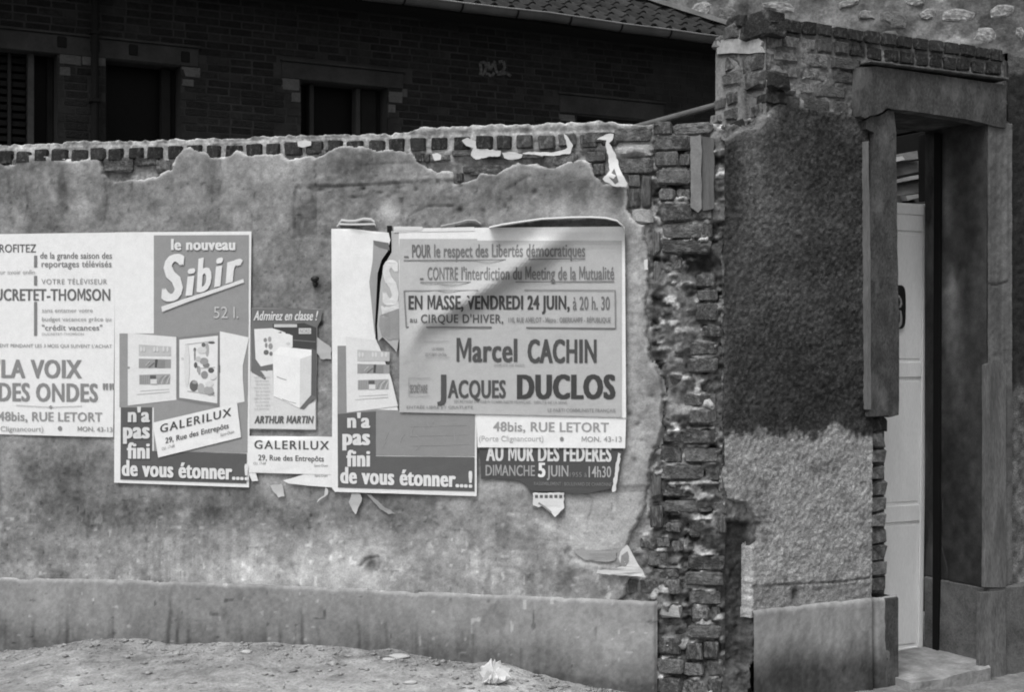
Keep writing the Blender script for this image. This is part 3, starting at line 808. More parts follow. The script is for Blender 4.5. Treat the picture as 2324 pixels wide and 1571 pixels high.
prism("padstone", E, [(1627, 92), (1650, 88), (1700, 88), (1722, 86), (1730, 94), (1726, 104), (1733, 118), (1700, 121), (1660, 119), (1627, 122)], -0.10, 0.012, m_pale, gate, step=12, jit=1.0, seed=8)

for k_, zz_ in enumerate(np.arange(2.80, 3.34, 0.078)):
    if 3.16 < zz_ < 3.26: continue
    brick(E, gate, -TH + 0.035 + rg.uniform(-0.025, 0.02), zz_ + 0.03, 0.004 + rg.uniform(-.012, .01), rg.uniform(0.08, 0.12), 0.058, 0.12, [m_brick, m_brickl][k_ % 2], rg, kind='rough', tilt=0.06)
    if k_ % 2: brick(E, gate, -0.09 + rg.uniform(-0.03, 0.02), zz_ + 0.03, 0.002 + rg.uniform(-.012, .01), rg.uniform(0.12, 0.17), 0.055, 0.12, m_brickl, rg, kind='rough', tilt=0.05)
# plinth of the gate wall
def gpl_d(S, Z, U, V):
    d = 0.027 + 0.003 * fbm(S * 2.5, Z * 2.5, 150, 3) + 0.002 * fbm(S * 26, Z * 14, 151)
    d -= 0.012 * np.exp(-((0.437 - Z) / 0.008) ** 2)
    d -= 0.02 * np.exp(-((U - 1978) / 3.5) ** 2)
    return d
def gpl_tone(S, Z, U, V):
    t = 132 - 62 * sstep(1435, 1530, V + 34 * fbm(S * 3.0, S * 0, 152) - 24 * gauss(U, V, 1700, 1500, 70, 200) + (U - 1850) * 0.06)
    t += 10 * fbm(S * 4, Z * 4, 153) + 9 * fbm(S * 20, Z * 12, 154) + 8 * fbm(S * 70, Z * 70, 156, 2) - 16 * sstep(0.5, 0.9, fbm(S * 8, Z * 6, 157, 4))
    t -= 16 * np.exp(-((U - 1968 + 0.10 * (1571 - V)) / 9) ** 2) * (V > 1430)
    t -= 22 * np.exp(-((U - 1978) / 4.5) ** 2)
    t -= 14 * sstep(2120, 2130, U) * sstep(1400, 1460, V) + 14 * sstep(2120, 2130, U)
    return np.clip(t, 45, 180)
heightfield("plinth", G, np.arange(at_px(G, 1703, 1450)[0], at_px(G, 2031, 1450)[0], 0.008), np.linspace(0, 1, 70), lambda s: 0.437 + 0.004 * fbm(s * 20, s * 0, 155, 4), lambda s: -0.25 + 0 * s, gpl_d, gpl_tone, None, m_plinth, gate, back=-0.02)
bevbox("plinth", G, at_px(G, 2016, 1400)[0] - 0.05, at_px(G, 2031, 1400)[0], -0.25, 0.43, -TH, 0.030, m_surround, gate)

# door surround: lintel, cornice, jambs
LINT = [(1953, 152), (1990, 150), (2283, 192), (2284, 290), (2262, 287), (2222, 276), (2182, 268), (2120, 259), (2061, 250), (2030, 248), (2014, 244), (2004, 253), (1992, 259), (1975, 262), (1964, 268), (1953, 262)]
lint = prism("lintel", G, LINT, -0.02, 0.062, m_surround, gate, step=18, jit=0.35, seed=3)
bevbox("lintel_bed", G, S_JL + 0.02, S_JR - 0.02, 2.95, 3.16, -TH, -0.022, m_reveal, gate)
s0_, z0_ = at_px(G, 1958, 147, 0.08); s1_, z1_ = at_px(G, 2292, 193, 0.09)
bevbox("cornice", G, s0_ + 0.05, s1_, 3.172, 3.185, -0.02, 0.088, m_surround, gate, bev=0.005)
prism("jamb", G, [(1966, 272), (1976, 265), (1994, 263), (2006, 257), (2016, 249), (2029, 252), (2034, 300), (2036, 500), (2041, 800), (2040, 942), (2020, 948), (2014, 944), (1972, 946), (1970, 600), (1969, 480), (1984, 330), (1984, 300), (1966, 292)],
      -0.10, 0.045, m_surround, gate, step=30, jit=0.8, seed=6)
prism("jamb_edge", G, [(1967, 320), (1971, 320), (1976, 600), (1977, 930), (1970, 930), (1969, 600)], 0.0, 0.052, mat("edge_cement", tone=96, var=0.25, scale=8, fine=70, bump=0.4, stretch=(1, 1, .3)), gate, step=25, jit=0.6, seed=16)
bevbox("reveal_backing", G, S_OL - 0.09, S_OL - 0.012, -0.1, 2.97, -TH, -0.09, m_reveal, gate)
# eroded brick edge of the doorway
vv = 948
for i in range(11):
    hgt = 36.2
    r_ = 2014 + rg.uniform(-3, 5) + (4 if i == 0 else 0)
    px_brick(G, gate, 1974, vv + 2, r_, vv + hgt - 3, m_brickd if i == 0 else m_brick, 0.012 + rg.uniform(-.006, .004), 0.16, kind='rough', tilt=0.03, rnd=rg)
    vv += hgt
# right jamb: reveal and face
RJ_X = S_OR
bevbox("jamb", G, RJ_X, S_JR - 0.002, 0.43, 2.955, -TH, 0.045, m_reveal, gate, bev=0.008)
def rj_tone(S, Z, U, V):
    t = 84 + 13 * fbm(S * 4, Z * 1.6, 160) + 9 * streaks(S, Z, 161, 40, 1.2) + 8 * fbm(S * 26, Z * 26, 162, 3)
    t += 14 * gauss(U, V, 2262, 560, 14, 120) + 16 * gauss(U, V, 2258, 850, 22, 30) - 18 * gauss(U, V, 2250, 700, 14, 80) - 10 * gauss(U, V, 2240, 1000, 16, 90)
    t -= 30 * np.exp(-(pdist(U, V, [(2228, 645), (2245, 648), (2270, 640)]) / 2.5) ** 2)
    return np.clip(t, 40, 150)
heightfield("jamb_render", G, np.linspace(S_OR + 0.004, S_JR, 34), np.linspace(0, 1, 300), lambda s: 2.945 + 0 * s, lambda s: 0.435 + 0 * s,
            lambda S, Z, U, V: 0.050 + 0.002 * fbm(S * 10, Z * 10, 163) + 0.0015 * fbm(S * 50, Z * 50, 164, 2) - 0.006 * np.exp(-(pdist(U, V, [(2228, 645), (2245, 648), (2270, 640)]) / 2.0) ** 2) - 0.012 * sstep(2234, 2238, U) * (V < 820) * 0 , rj_tone, None, m_plaster, gate, back=0.0)
prism("jamb_facing", G, [(2237, 829), (2246, 825), (2278, 825), (2283, 834), (2284, 1080), (2283, 1334), (2236, 1334), (2238, 1000)], 0.04, 0.066, mat("pale_facing", tone=88, var=0.34, finevar=0.3, patch=(66, 0.3, 6), scale=9, fine=70, bump=0.4, stretch=(2, 2, .4)), gate, step=30, jit=0.8, seed=12)
# plastered face of the reveal: stains, and its shade put into the base tone
RV = Plane(tuple(G.W(S_OR, 0, 0)[:2]), tuple(G.N))       # looks left, into the doorway
def rv_tone(S, Z, U, V):
    t = 58 + 12 * fbm(S * 5, Z * 2.0, 170) + 8 * fbm(S * 22, Z * 22, 171, 3)
    t += 40 * sstep(0.1, 0.5, fbm(S * 6 + 1, Z * 2.6, 172)) * gauss(U, V, 2160, 700, 22, 130) + 30 * gauss(U, V, 2155, 640, 18, 40) + 26 * gauss(U, V, 2150, 400, 16, 110) + 20 * gauss(U, V, 2150, 480, 14, 50)
    t -= 14 * gauss(U, V, 2200, 560, 26, 140) + 10 * gauss(U, V, 2180, 1100, 40, 200)
    return np.clip(t, 30, 130)
heightfield("reveal_render", RV, np.linspace(-TH + 0.08, 0.048, 60), np.linspace(0, 1, 320), lambda s: 2.95 + 0 * s, lambda s: 0.435 + 0 * s,
            lambda S, Z, U, V: 0.004 + 0.0015 * fbm(S * 12, Z * 12, 173) - 0.006 * np.exp(-(pdist(U, V, [(2140, 1130), (2134, 1230), (2150, 1290), (2152, 1330)]) / 2.2) ** 2), rv_tone, None, m_plaster, gate, back=None)
bevbox("plinth", G, S_OR - 0.006, at_px(G, 2400, 1400)[0] + 0.6, -0.25, 0.432, -TH, 0.062, mat("grey_plinth", tone=80, var=0.36, scale=7, fine=80, finevar=0.3, bump=0.8, patch=(112, 0.35, 4)), gate, bev=0.01)
prism("plinth_pilaster", G, [(2226, 1346), (2282, 1342), (2284, 1590), (2222, 1590)], 0.05, 0.075, mat("grey_plinth2", tone=84, var=0.36, scale=9, fine=80, finevar=0.3, bump=0.8, stretch=(1, 1, .4), patch=(116, 0.3, 5)), gate, step=30, jit=0.8, seed=13)
prism("door_trim", RV, [(2120, 300), (2134, 302), (2131, 1330), (2127, 1500), (2116, 1500)], 0.0, 0.02, m_black, gate)

# wall to the right of the doorway
def g2_tone(S, Z, U, V):
    bd = 850 + 14 * fbm(S * 10, S * 0, 180) + 40 * vn(S * 4, Z * 0, 182)
    lo = sstep(bd - 12, bd + 30, V)
    t = (44 + 10 * fbm(S * 30, Z * 30, 181, 3)) * (1 - lo) + lo * (84 + 26 * fbm(S * 22, Z * 22, 183, 3) + 20 * sstep(950, 1250, V))
    top = sstep(178, 160, V + 6 * fbm(S * 20, Z * 20, 184))
    t = t * (1 - top) + top * (84 + 14 * fbm(S * 8, Z * 8, 185))
    return np.clip(t, 25, 170)
heightfield("roughcast", G, np.arange(S_JR - 0.004, 4.2, 0.012), np.linspace(0, 1, 250), lambda s: 3.335 + 0.01 * fbm(s * 8, s * 0, 186), lambda s: 0.42 + 0 * s,
            lambda S, Z, U, V: 0.022 + 0.005 * fbm(S * 45, Z * 45, 187, 3) + 0.004 * fbm(S * 3, Z * 3, 188), g2_tone, None, m_rough, gate, back=-TH)
bevbox("wall_core", G, S_JR + 0.002, 4.2, -0.3, 3.30, -TH, 0.0, m_surround, gate)

# ------------------------------------------------------------------ the door leaf
DD = -TH - 0.02
dl = at_px(G, 2037, 600, DD)[0] - 0.30
dr = at_px(G, 2109, 600, DD)[0]; drb = at_px(G, 2095, 1500, DD)[0]
ztopd = at_px(G, 2072, 461, DD)[1]; zbotd = at_px(G, 2065, 1504, DD)[1]
def lean(z):  # the leaf hangs a little out of plumb
    return dr + (drb - dr) * (ztopd - z) / (ztopd - zbotd)
def door_box(name, sa, sb, za, zb, d0, d1, parent, material=m_paint, bev=0.004, **k):
    """sa,sb measured from the leaning right edge"""
    v = []
    for z in (za, zb):
        for (s_, d_) in ((sa, d1), (sb, d1), (sb, d0), (sa, d0)):
            v.append(G.W(lean(z) + s_, z, d_))
    f = [(3, 2, 1, 0), (4, 5, 6, 7), (0, 1, 5, 4), (1, 2, 6, 5), (2, 3, 7, 6), (3, 0, 4, 7)]
    o = build(name, np.array(v), f, material, parent, **k)
    bm = bmesh.new(); bm.from_mesh(o.data)
    bmesh.ops.bevel(bm, geom=list(bm.edges), offset=bev, segments=1, affect='EDGES')
    bm.to_mesh(o.data); bm.free()
    return o
WD = dr - dl
ST = at_px(G, 2109, 700, DD)[0] - at_px(G, 2098, 700, DD)[0]
def dz(v): return at_px(G, 2075, v, DD)[1]
door = door_box("door", -WD, 0.0, zbotd, ztopd, DD - 0.035, DD - 0.012, gate, label="tall narrow white panelled door")
door_box("door_stile", -ST, 0.0, zbotd, ztopd, DD - 0.012, DD, door)
door_box("door_stile", -WD, -WD + 0.08, zbotd, ztopd, DD - 0.012, DD, door)
for va, vb in ((462, 525), (822, 857), (1146, 1184), (1469, 1506)):
    door_box("door_rail", -WD + 0.081, -ST - 0.001, max(dz(vb), zbotd), min(dz(va), ztopd), DD - 0.012, DD - 0.001, door)
door_box("door_rail", -WD + 0.081, -ST - 0.001, dz(488), dz(466), DD - 0.001, DD + 0.008, door)
for va, vb in ((525, 822), (857, 1146), (1184, 1469)):
    door_box("door_panel", -WD + 0.095, -ST - 0.016, dz(vb) + 0.018, dz(va) - 0.018, DD - 0.012, DD - 0.007, door, bev=0.003)
# enamel number plate, half hidden by the jamb
s_a = at_px(G, 2026, 700, DD)[0]; s_b = at_px(G, 2056, 700, DD)[0]
pp = []
for k in range(28):
    a_ = 2 * math.pi * k / 28
    cx_, sx_ = math.cos(a_), math.sin(a_)
    pp.append((2040 + 16 * math.copysign(abs(cx_) ** 0.6, cx_), 697 + 50 * math.copysign(abs(sx_) ** 0.45, sx_)))
prism("number_plate", G, pp, DD - 0.01, DD + 0.012, m_metal, door)
prism("numeral", G, [(2030, 668), (2041, 670), (2046, 678), (2048, 690), (2045, 698), (2041, 698), (2044, 688), (2042, 677), (2030, 673)], DD + 0.011, DD + 0.016, ink(150), door)
prism("numeral", G, [(2041, 704), (2046, 706), (2048, 720), (2047, 736), (2042, 744), (2030, 748), (2030, 743), (2040, 739), (2043, 730), (2043, 716)], DD + 0.011, DD + 0.016, ink(150), door)
# frame post
bevbox("door_frame", G, dr + 0.012, dr + 0.075, 0.02, 2.95, -TH - 0.07, -TH + 0.035, m_dwood, gate)
bevbox("door_frame", G, dr - 0.02, dr + 0.011, ztopd + 0.02, 2.95, -TH - 0.09, -TH - 0.02, m_dwood, gate)

# doorstep
step_p = [(2025, 1516), (2060, 1508), (2150, 1512), (2200, 1520), (2206, 1536), (2196, 1552), (2150, 1556), (2110, 1562), (2060, 1576), (2025, 1590)]
sv = []
for (ss_, dd_, zz_) in [(S_OL - 0.05, -0.40, 0.03), (S_OR - 0.02, -0.40, 0.035), (S_OR + 0.02, 0.03, 0.03), (S_OR - 0.03, 0.11, 0.015), (S_OR - 0.20, 0.13, 0.018), (S_OL + 0.15, 0.16, 0.01), (S_OL - 0.05, 0.15, 0.012)]:
    sv.append(G.W(ss_, zz_, dd_))
n_ = len(sv)
low_ = [p + np.array([0, 0, -0.16]) for p in sv]
st_ = build("doorstep", sv + low_, [tuple(range(n_))] + [(i + n_, (i + 1) % n_ + n_, (i + 1) % n_, i) for i in range(n_)] + [tuple(range(2 * n_ - 1, n_ - 1, -1))], mat("worn_step", tone=128, var=0.35, scale=9, fine=50, bump=0.8, bscale=30, bdist=0.01, patch=(90, 0.25, 6)), gate)
bm = bmesh.new(); bm.from_mesh(st_.data)
bmesh.ops.triangulate(bm, faces=bm.faces)
bmesh.ops.subdivide_edges(bm, edges=bm.edges, cuts=4, use_grid_fill=True)
for v_ in bm.verts:
    c_ = v_.co
    v_.co += Vector((float(fbm(c_.x * 9, c_.y * 9, 190)) * .008, float(fbm(c_.y * 9, c_.z * 9 + c_.x * 5, 191)) * .008, float(fbm(c_.x * 10, c_.y * 10, 192)) * .007))
bm.normal_update(); bm.to_mesh(st_.data); bm.free()

SHL = at_px(G, 2000, 400, -1.95)[0]
# dark enclosure added in the yard so the gap over the door stays black
added_shed = root("lumber_in_added_shed", "leaning weathered boards seen over the white door, in an added dark enclosure blocking light", "added_shed", tuple(G.W(1.6, 0, -2.0)))
bevbox("added_dark_wall", G, SHL, 3.6, -0.1, 3.20, -2.0, -1.9, m_black, added_shed)
bevbox("added_roof_block", G, SHL, 3.6, 3.20, 3.26, -2.05, -1.42, m_black, added_shed)
bevbox("added_dark_wall", G, SHL, SHL + 0.06, -0.1, 3.19, -1.89, -0.6, m_black, added_shed)
bevbox("added_dark_wall", G, 3.53, 3.6, -0.1, 3.19, -1.89, -0.6, m_black, added_shed)
def pxbar(name, pl, pts, d0, d1, material, parent, **k):
    return prism(name, pl, pts, d0, d1, material, parent, **k)
DB = -1.3
for pts, tn, dj in (([(1990, 386), (2100, 362), (2100, 386), (1990, 410)], 48, 0), ([(1990, 417), (2100, 394), (2100, 402), (1990, 424)], 78, .03),
               ([(1990, 425), (2100, 403), (2100, 436), (1990, 450)], 50, 0), ([(1990, 451), (2100, 437), (2100, 500), (1990, 500)], 30, 0),
               ([(2056, 444), (2084, 440), (2086, 448), (2060, 455)], 75, .05), ([(2020, 358), (2048, 354), (2054, 362), (2020, 370)], 110, .06), ([(2040, 350), (2082, 342), (2084, 360), (2050, 364)], 62, .03)):
    prism("board", G, pts, DB - 0.06, DB + dj, mat("board_grey_%d" % tn, tone=tn * 1.5 + 26, var=0.3, scale=6, fine=50, bump=0.4, stretch=(.4, .4, 2)), added_shed, step=25, jit=0.5, seed=tn)

# ================================================================== POSTERS
PD = 0.026      # height of the pasted paper over the wall plane
def quadgrid(c, nx, ny):
    """c: four corners tl,tr,br,bl in readings"""
    tl, tr, br, bl = [np.array(p, float) for p in c]
    a_ = np.linspace(0, 1, nx)[None, :, None]; b_ = np.linspace(0, 1, ny)[:, None, None]
    return (tl * (1 - a_) + tr * a_) * (1 - b_) + (bl * (1 - a_) + br * a_) * b_
def wrinkle(U, V):
    return 0.0012 * fbm(U * 0.02, V * 0.02, 200, 3)
def fold(U, V):
    """how far the loose paper of the big poster stands off the wall"""
    d = wrinkle(U, V)
    # valley and ridge running from upper right to lower left
    def ridge(x0, y0, x1, y1, wd, amp):
        ex, ey = x1 - x0, y1 - y0; L = math.hypot(ex, ey)
        t = ((U - x0) * ex + (V - y0) * ey) / L / L
        n_ = ((U - x0) * ey - (V - y0) * ex) / L
        fade = np.clip(np.minimum(t + 0.15, 1.15 - t) * 3, 0, 1)
        return amp * np.exp(-(n_ / wd) ** 2) * fade
    d = d + ridge(1270, 545, 980, 730, 26, 0.056) + ridge(1250, 530, 1130, 600, 30, 0.022) + ridge(1000, 640, 925, 800, 18, 0.014)
    d = d + 0.045 * np.exp(-((V - 512) / 26) ** 2) * sstep(1080, 1250, U)
    d = d + 0.016 * sstep(1000, 925, U) * sstep(560, 680, V) * sstep(900, 800, V)
    d = d + 0.012 * gauss(U, V, 940, 800, 30, 90)
    return d
def sheet(name, corners, dfun, d, material, parent, nx=30, ny=40, ragged=None, **k):
    g = quadgrid(corners, nx, ny)
    if ragged is not None:
        g = ragged(g)
    U, V = g[..., 0], g[..., 1]
    D = d + dfun(U, V)
    P = M.px(U, V, D)
    idx = np.arange(nx * ny).reshape(ny, nx)
    q = np.stack([idx[1:, :-1], idx[1:, 1:], idx[:-1, 1:], idx[:-1, :-1]], -1).reshape(-1, 4)
    return build(name, P, q, material, parent, smooth=True, **k)
def patchpoly(name, poly, dfun, d, material, parent=None, sub=1, **k):
    """flat paper or printed area with a free outline, following the paper's relief"""
    bm = bmesh.new()
    vs = [bm.verts.new((p[0], p[1], 0)) for p in poly]
    for t in tess(poly):
        try: bm.faces.new([vs[i] for i in t])
        except ValueError: pass
    for _ in range(sub):
        es = [e for e in bm.edges if e.calc_length() > 14]
        if es: bmesh.ops.subdivide_edges(bm, edges=es, cuts=1)
        bmesh.ops.triangulate(bm, faces=bm.faces)
    bm.verts.index_update()
    U = np.array([v.co.x for v in bm.verts]); V = np.array([v.co.y for v in bm.verts])
    faces = []
    for f in bm.faces:
        i = [v.index for v in f.verts]
        a2 = (U[i[1]] - U[i[0]]) * (V[i[2]] - V[i[0]]) - (U[i[2]] - U[i[0]]) * (V[i[1]] - V[i[0]])
        faces.append(i if a2 < 0 else i[::-1])
    bm.free()
    return build(name, M.px(U, V, d + dfun(U, V)), faces, material, parent, smooth=True, **k)
_gc, _gw = {}, {}
def _raw(txt, off, shear):
    c = bpy.data.curves.new("t", 'FONT')
    c.body = txt; c.size = 1.0; c.offset = off; c.shear = shear; c.resolution_u = 3
    o = bpy.data.objects.new("t", c)
    COL.objects.link(o)
    dg = bpy.context.evaluated_depsgraph_get()
    me = o.evaluated_get(dg).to_mesh()
    co = np.zeros(len(me.vertices) * 3); me.vertices.foreach_get("co", co)
    fs = [tuple(p.vertices) for p in me.polygons]
    o.evaluated_get(dg).to_mesh_clear()
    bpy.data.objects.remove(o); bpy.data.curves.remove(c)
    return co.reshape(-1, 3), fs
def _adv(ch):
    if ch not in _gw:
        a_ = _raw("H" + ch + "H", 0, 0)[0][:, 0]; b_ = _raw("HH", 0, 0)[0][:, 0]
        _gw[ch] = float((a_.max() - a_.min()) - (b_.max() - b_.min()))
    return _gw[ch]
def glyphs(txt, bold=0.0, shear=0.0, spacing=1.0):
    """letters set one by one; stems thickened sideways by near copies"""
    pen = 0.0; P_, F_ = [], []; n0 = 0
    for ch in txt:
        wide = 1.22 if ch in "Wmw" and bold > 0.01 else 1.0
        if ch == 'M':          # drawn by hand: two stems and a deep V
            w_ = 0.62 + bold * 2; st_ = 0.075 + bold * 1.8; k_ = st_ * 1.25
            p_ = [(0, 0), (0, .715), (k_, .715), (w_ / 2, .30), (w_ - k_, .715), (w_, .715), (w_, 0), (w_ - st_, 0), (w_ - st_, .50), (w_ / 2 + .035, .10), (w_ / 2 - .035, .10), (st_, .50), (st_, 0)]
            c2 = np.array([(pen + .04 + x_ + shear * y_ * 0.9, y_, 0.0) for x_, y_ in p_])
            P_.append(c2); F_ += [tuple(i + n0 for i in f) for f in tess(p_)]; n0 += len(p_)
            pen += w_ + 0.08 + (spacing - 1) * 0.35 + bold * 0.6
            continue
        if ch != ' ':
            key = (ch, round(min(bold * 0.3, 0.012), 4), shear)
            if key not in _gc: _gc[key] = _raw(ch, key[1], shear)
            co, fs = _gc[key]
            b_ = bold * (0.55 if ch in "MWmwNH" else 1.0)
            sh = [0.0] if bold <= 0.01 else ([-b_, 0.0, b_] if bold < 0.036 else [-b_, -b_ * 0.35, b_ * 0.35, b_])
            for q, dx in enumerate(sh):
                c2 = co.copy(); c2[:, 0] = c2[:, 0] * wide + pen + dx; c2[:, 2] = q
                P_.append(c2); F_ += [tuple(i + n0 for i in f) for f in fs]; n0 += len(co)
        pen += _adv(ch) * wide + (spacing - 1) * 0.35 + bold * 1.1
    if not P_: return np.zeros((0, 3)), []
    return np.vstack(P_), F_
class Print:
    """lettering of one poster, gathered by ink"""
    def __init__(self, parent, dfun, d):
        self.p, self.f, self.d, self.b = parent, dfun, d, {}
    def text(self, txt, u0, u1, v0, cap, tone, bold=0.0, shear=0.0, v1=None, cap1=None, spacing=1.0, serif=False):
        co, fs = glyphs(txt, bold, shear, spacing)
        if not len(co): return
        x = co[:, 0]; y = co[:, 1]
        t = (x - x.min()) / (x.max() - x.min())
        v1 = v0 if v1 is None else v1; cap1 = cap if cap1 is None else cap1
        U = u0 + t * (u1 - u0)
        V = v0 + t * (v1 - v0) - y / 0.715 * (cap + t * (cap1 - cap))
        self.add(U, V, fs, tone, co[:, 2])
    def add(self, U, V, fs, tone, K=None):
        b = self.b.setdefault(int(tone), [[], [], [], 0, []])
        b[0].append(U); b[1].append(V); b[4].append(np.zeros(len(U)) if K is None else K)
        b[2].extend([tuple(i + b[3] for i in f) for f in fs]); b[3] += len(U)
    def poly(self, pts, tone):
        self.add(np.array([p[0] for p in pts], float), np.array([p[1] for p in pts], float), tess(pts), tone)
    def rect(self, u0, v0, u1, v1, tone):
        self.poly([(u0, v0), (u1, v0), (u1, v1), (u0, v1)], tone)
    def line(self, pts, wd, tone):
        for (x0, y0), (x1, y1) in zip(pts[:-1], pts[1:]):
            L = math.hypot(x1 - x0, y1 - y0) + 1e-6
            nx_, ny_ = -(y1 - y0) / L * wd / 2, (x1 - x0) / L * wd / 2
            self.poly([(x0 + nx_, y0 + ny_), (x1 + nx_, y1 + ny_), (x1 - nx_, y1 - ny_), (x0 - nx_, y0 - ny_)], tone)
    def disc(self, u, v, ru, rv, tone, n=14):
        self.poly([(u + ru * math.cos(2 * math.pi * k / n), v + rv * math.sin(2 * math.pi * k / n)) for k in range(n)], tone)
    def done(self, name="lettering"):
        inks = sorted(self.b)
        allU, allV, allF, allM, allK = [], [], [], [], []
        for k, t in enumerate(inks):
            b = self.b[t]
            U = np.concatenate(b[0]); V = np.concatenate(b[1]); KK = np.concatenate(b[4])
            # long triangles are cut so that the ink follows the paper
            bm = bmesh.new()
            vs = [bm.verts.new((U[i], V[i], KK[i])) for i in range(len(U))]
            for f in b[2]:
                if len(set(f)) < 3: continue
                try: bm.faces.new([vs[i] for i in f])
                except ValueError: pass
            bmesh.ops.triangulate(bm, faces=bm.faces)
            for _ in range(2):
                es = [e for e in bm.edges if e.calc_length() > 22]
                if es:
                    bmesh.ops.subdivide_edges(bm, edges=es, cuts=1)
                    bmesh.ops.triangulate(bm, faces=bm.faces)
            bm.verts.index_update()
            n0 = sum(len(x) for x in allU)
            U = np.array([v.co.x for v in bm.verts]); V = np.array([v.co.y for v in bm.verts])
            for f in bm.faces:
                i = [v.index for v in f.verts]
                a2 = (U[i[1]] - U[i[0]]) * (V[i[2]] - V[i[0]]) - (U[i[2]] - U[i[0]]) * (V[i[1]] - V[i[0]])
                if a2 > 0: i = i[::-1]
                allF.append([j + n0 for j in i]); allM.append(k)
            allU.append(U); allV.append(V); allK.append(0.0001 * k + 0.00002 * np.array([v.co.z for v in bm.verts])); bm.free()
        U = np.concatenate(allU); V = np.concatenate(allV); K = np.concatenate(allK)
        build(name, M.px(U, V, self.d + self.f(U, V) + K), allF, None, self.p, mats=[ink(t) for t in inks], midx=allM, kind='stuff')
def paper_org(u, v):
    return tuple(M.px(u, v, 0.02))

# ---- 1: the television poster, cut by the left of the view
p1 = root("television_poster", "white text poster for televisions, leftmost on the wall, cut by the photo edge", "poster", paper_org(40, 990))
sheet("paper", [(-200, 534), (262, 527.5), (257, 993), (-200, 981)], wrinkle, PD, m_paper, p1, 26, 40)
P = Print(p1, wrinkle, PD + 0.0022)
P.text("PROFITEZ", -13, 82, 572.5, 19, 95, 0.012)
P.text("de la grande saison des", 91, 254, 587, 15, 110, 0.012)
P.text("reportages télévisés", 94, 253, 606, 15, 118, 0.012)
for a_, b_ in ((580, 607), (626, 648), (685, 762)):
    P.rect(77, a_, 84, b_, 112)
P.text("pour avoir enfin", -16, 79, 622, 10, 158)
P.text("VOTRE TÉLÉVISEUR", 94, 243, 645, 12, 135, 0.004, spacing=1.15)
P.text("DUCRETET-THOMSON", -32, 250, 682, 27, 95, 0.028)
P.text("sans entamer votre", 95, 210, 709, 10, 150, 0.004)
P.text("budget vacances grâce au", 95, 252, 729, 10, 148, 0.004)
P.text("\"crédit vacances\"", 95, 232, 750, 13, 118, 0.014)
P.text("DUCRETET-THOMSON", 95, 190, 761, 6, 160)
P.text("UN VERSEMENT PENDANT LES 3 MOIS QUI SUIVENT L'ACHAT", -60, 254, 788, 8, 138, 0.006, v1=790)
P.text("\"LA VOIX", -16, 186, 857, 42, 128, 0.035, v1=858)
P.text("DES ONDES", -4, 222, 910, 42, 128, 0.035, v1=912)
P.text("\"\"", 233, 260, 911, 40, 128, 0.02)
P.line([(36, 920), (114, 925), (186, 922)], 1.4, 165); P.poly([(110, 924), (115, 920), (120, 925), (115, 929)], 120)
P.text("48bis, RUE LETORT", -4, 232, 955, 21, 140, 0.018, v1=957)
P.text("(Porte Clignancourt)", -50, 98, 979, 12, 150, 0.006, v1=980)
P.disc(136, 973, 5, 5.5, 120)
P.text("MON. 43-13", 176, 255, 979, 11, 142, 0.014, v1=981)
P.done()

def sibir(parent, ox, oy, full=True, left=True):
    """refrigerator advertisement; full = the whole one, otherwise only what shows beside the meeting poster"""
    Pn = Print(parent, wrinkle, PD + 0.0042)
    A = Print(parent, wrinkle, PD + 0.0028)
    B_ = Print(parent, wrinkle, PD + 0.0016)
    return Pn, A, B_
# ---- 2: the whole refrigerator poster
p2 = root("refrigerator_poster", "tall refrigerator poster reading le nouveau Sibir, with a tilted slip pasted over it", "poster", paper_org(415, 1100))
PD2 = PD + 0.004
sheet("paper", [(261, 527), (570.5, 525), (565, 1107), (259, 1096)], wrinkle, PD2, m_paper, p2, 24, 44)
Bk = Print(p2, wrinkle, PD2 + 0.0018)
Bk.poly([(349, 534), (565, 533), (564, 706), (561, 1028), (349, 1024)], 138)
Bk.poly([(271, 757), (349, 757), (349, 925), (271, 925)], 140)
Bk.done("printed_ground")
Bd = Print(p2, wrinkle, PD2 + 0.0026)
Bd.poly([(274, 925), (345, 925), (345, 1024), (560, 1030), (559, 1098), (273, 1089)], 82)
Bd.done("printed_ground")
A = Print(p2, wrinkle, PD2 + 0.0036)
A.poly([(290, 756), (400, 765), (400, 908), (290, 921)], 208)
A.poly([(403, 766), (498, 755), (498, 924), (403, 909)], 122)
A.poly([(499, 752), (565, 766), (551, 830), (551, 860), (555, 912), (499, 924)], 212)
A.line([(401.5, 764), (401.5, 909)], 3.5, 110)
A.done("printed_refrigerator")
A = Print(p2, wrinkle, PD2 + 0.0044)
def fridge_door_items(A, ox, oy, lim=999):
    A.poly([(315 + ox, 782 + oy), (388 + ox, 787 + oy), (388 + ox, 808 + oy), (315 + ox, 808 + oy)], 176)
    A.poly([(315 + ox, 814 + oy), (388 + ox, 816 + oy), (388 + ox, 836 + oy), (315 + ox, 836 + oy)], 142)
    A.poly([(316 + ox, 851 + oy), (386 + ox, 849 + oy), (386 + ox, 872 + oy), (316 + ox, 873 + oy)], 150)
    A.line([(310 + ox, 896 + oy), (385 + ox, 890 + oy)], 1.5, 165)
    A.line([(318 + ox, 888 + oy), (384 + ox, 884 + oy)], 1.2, 168)
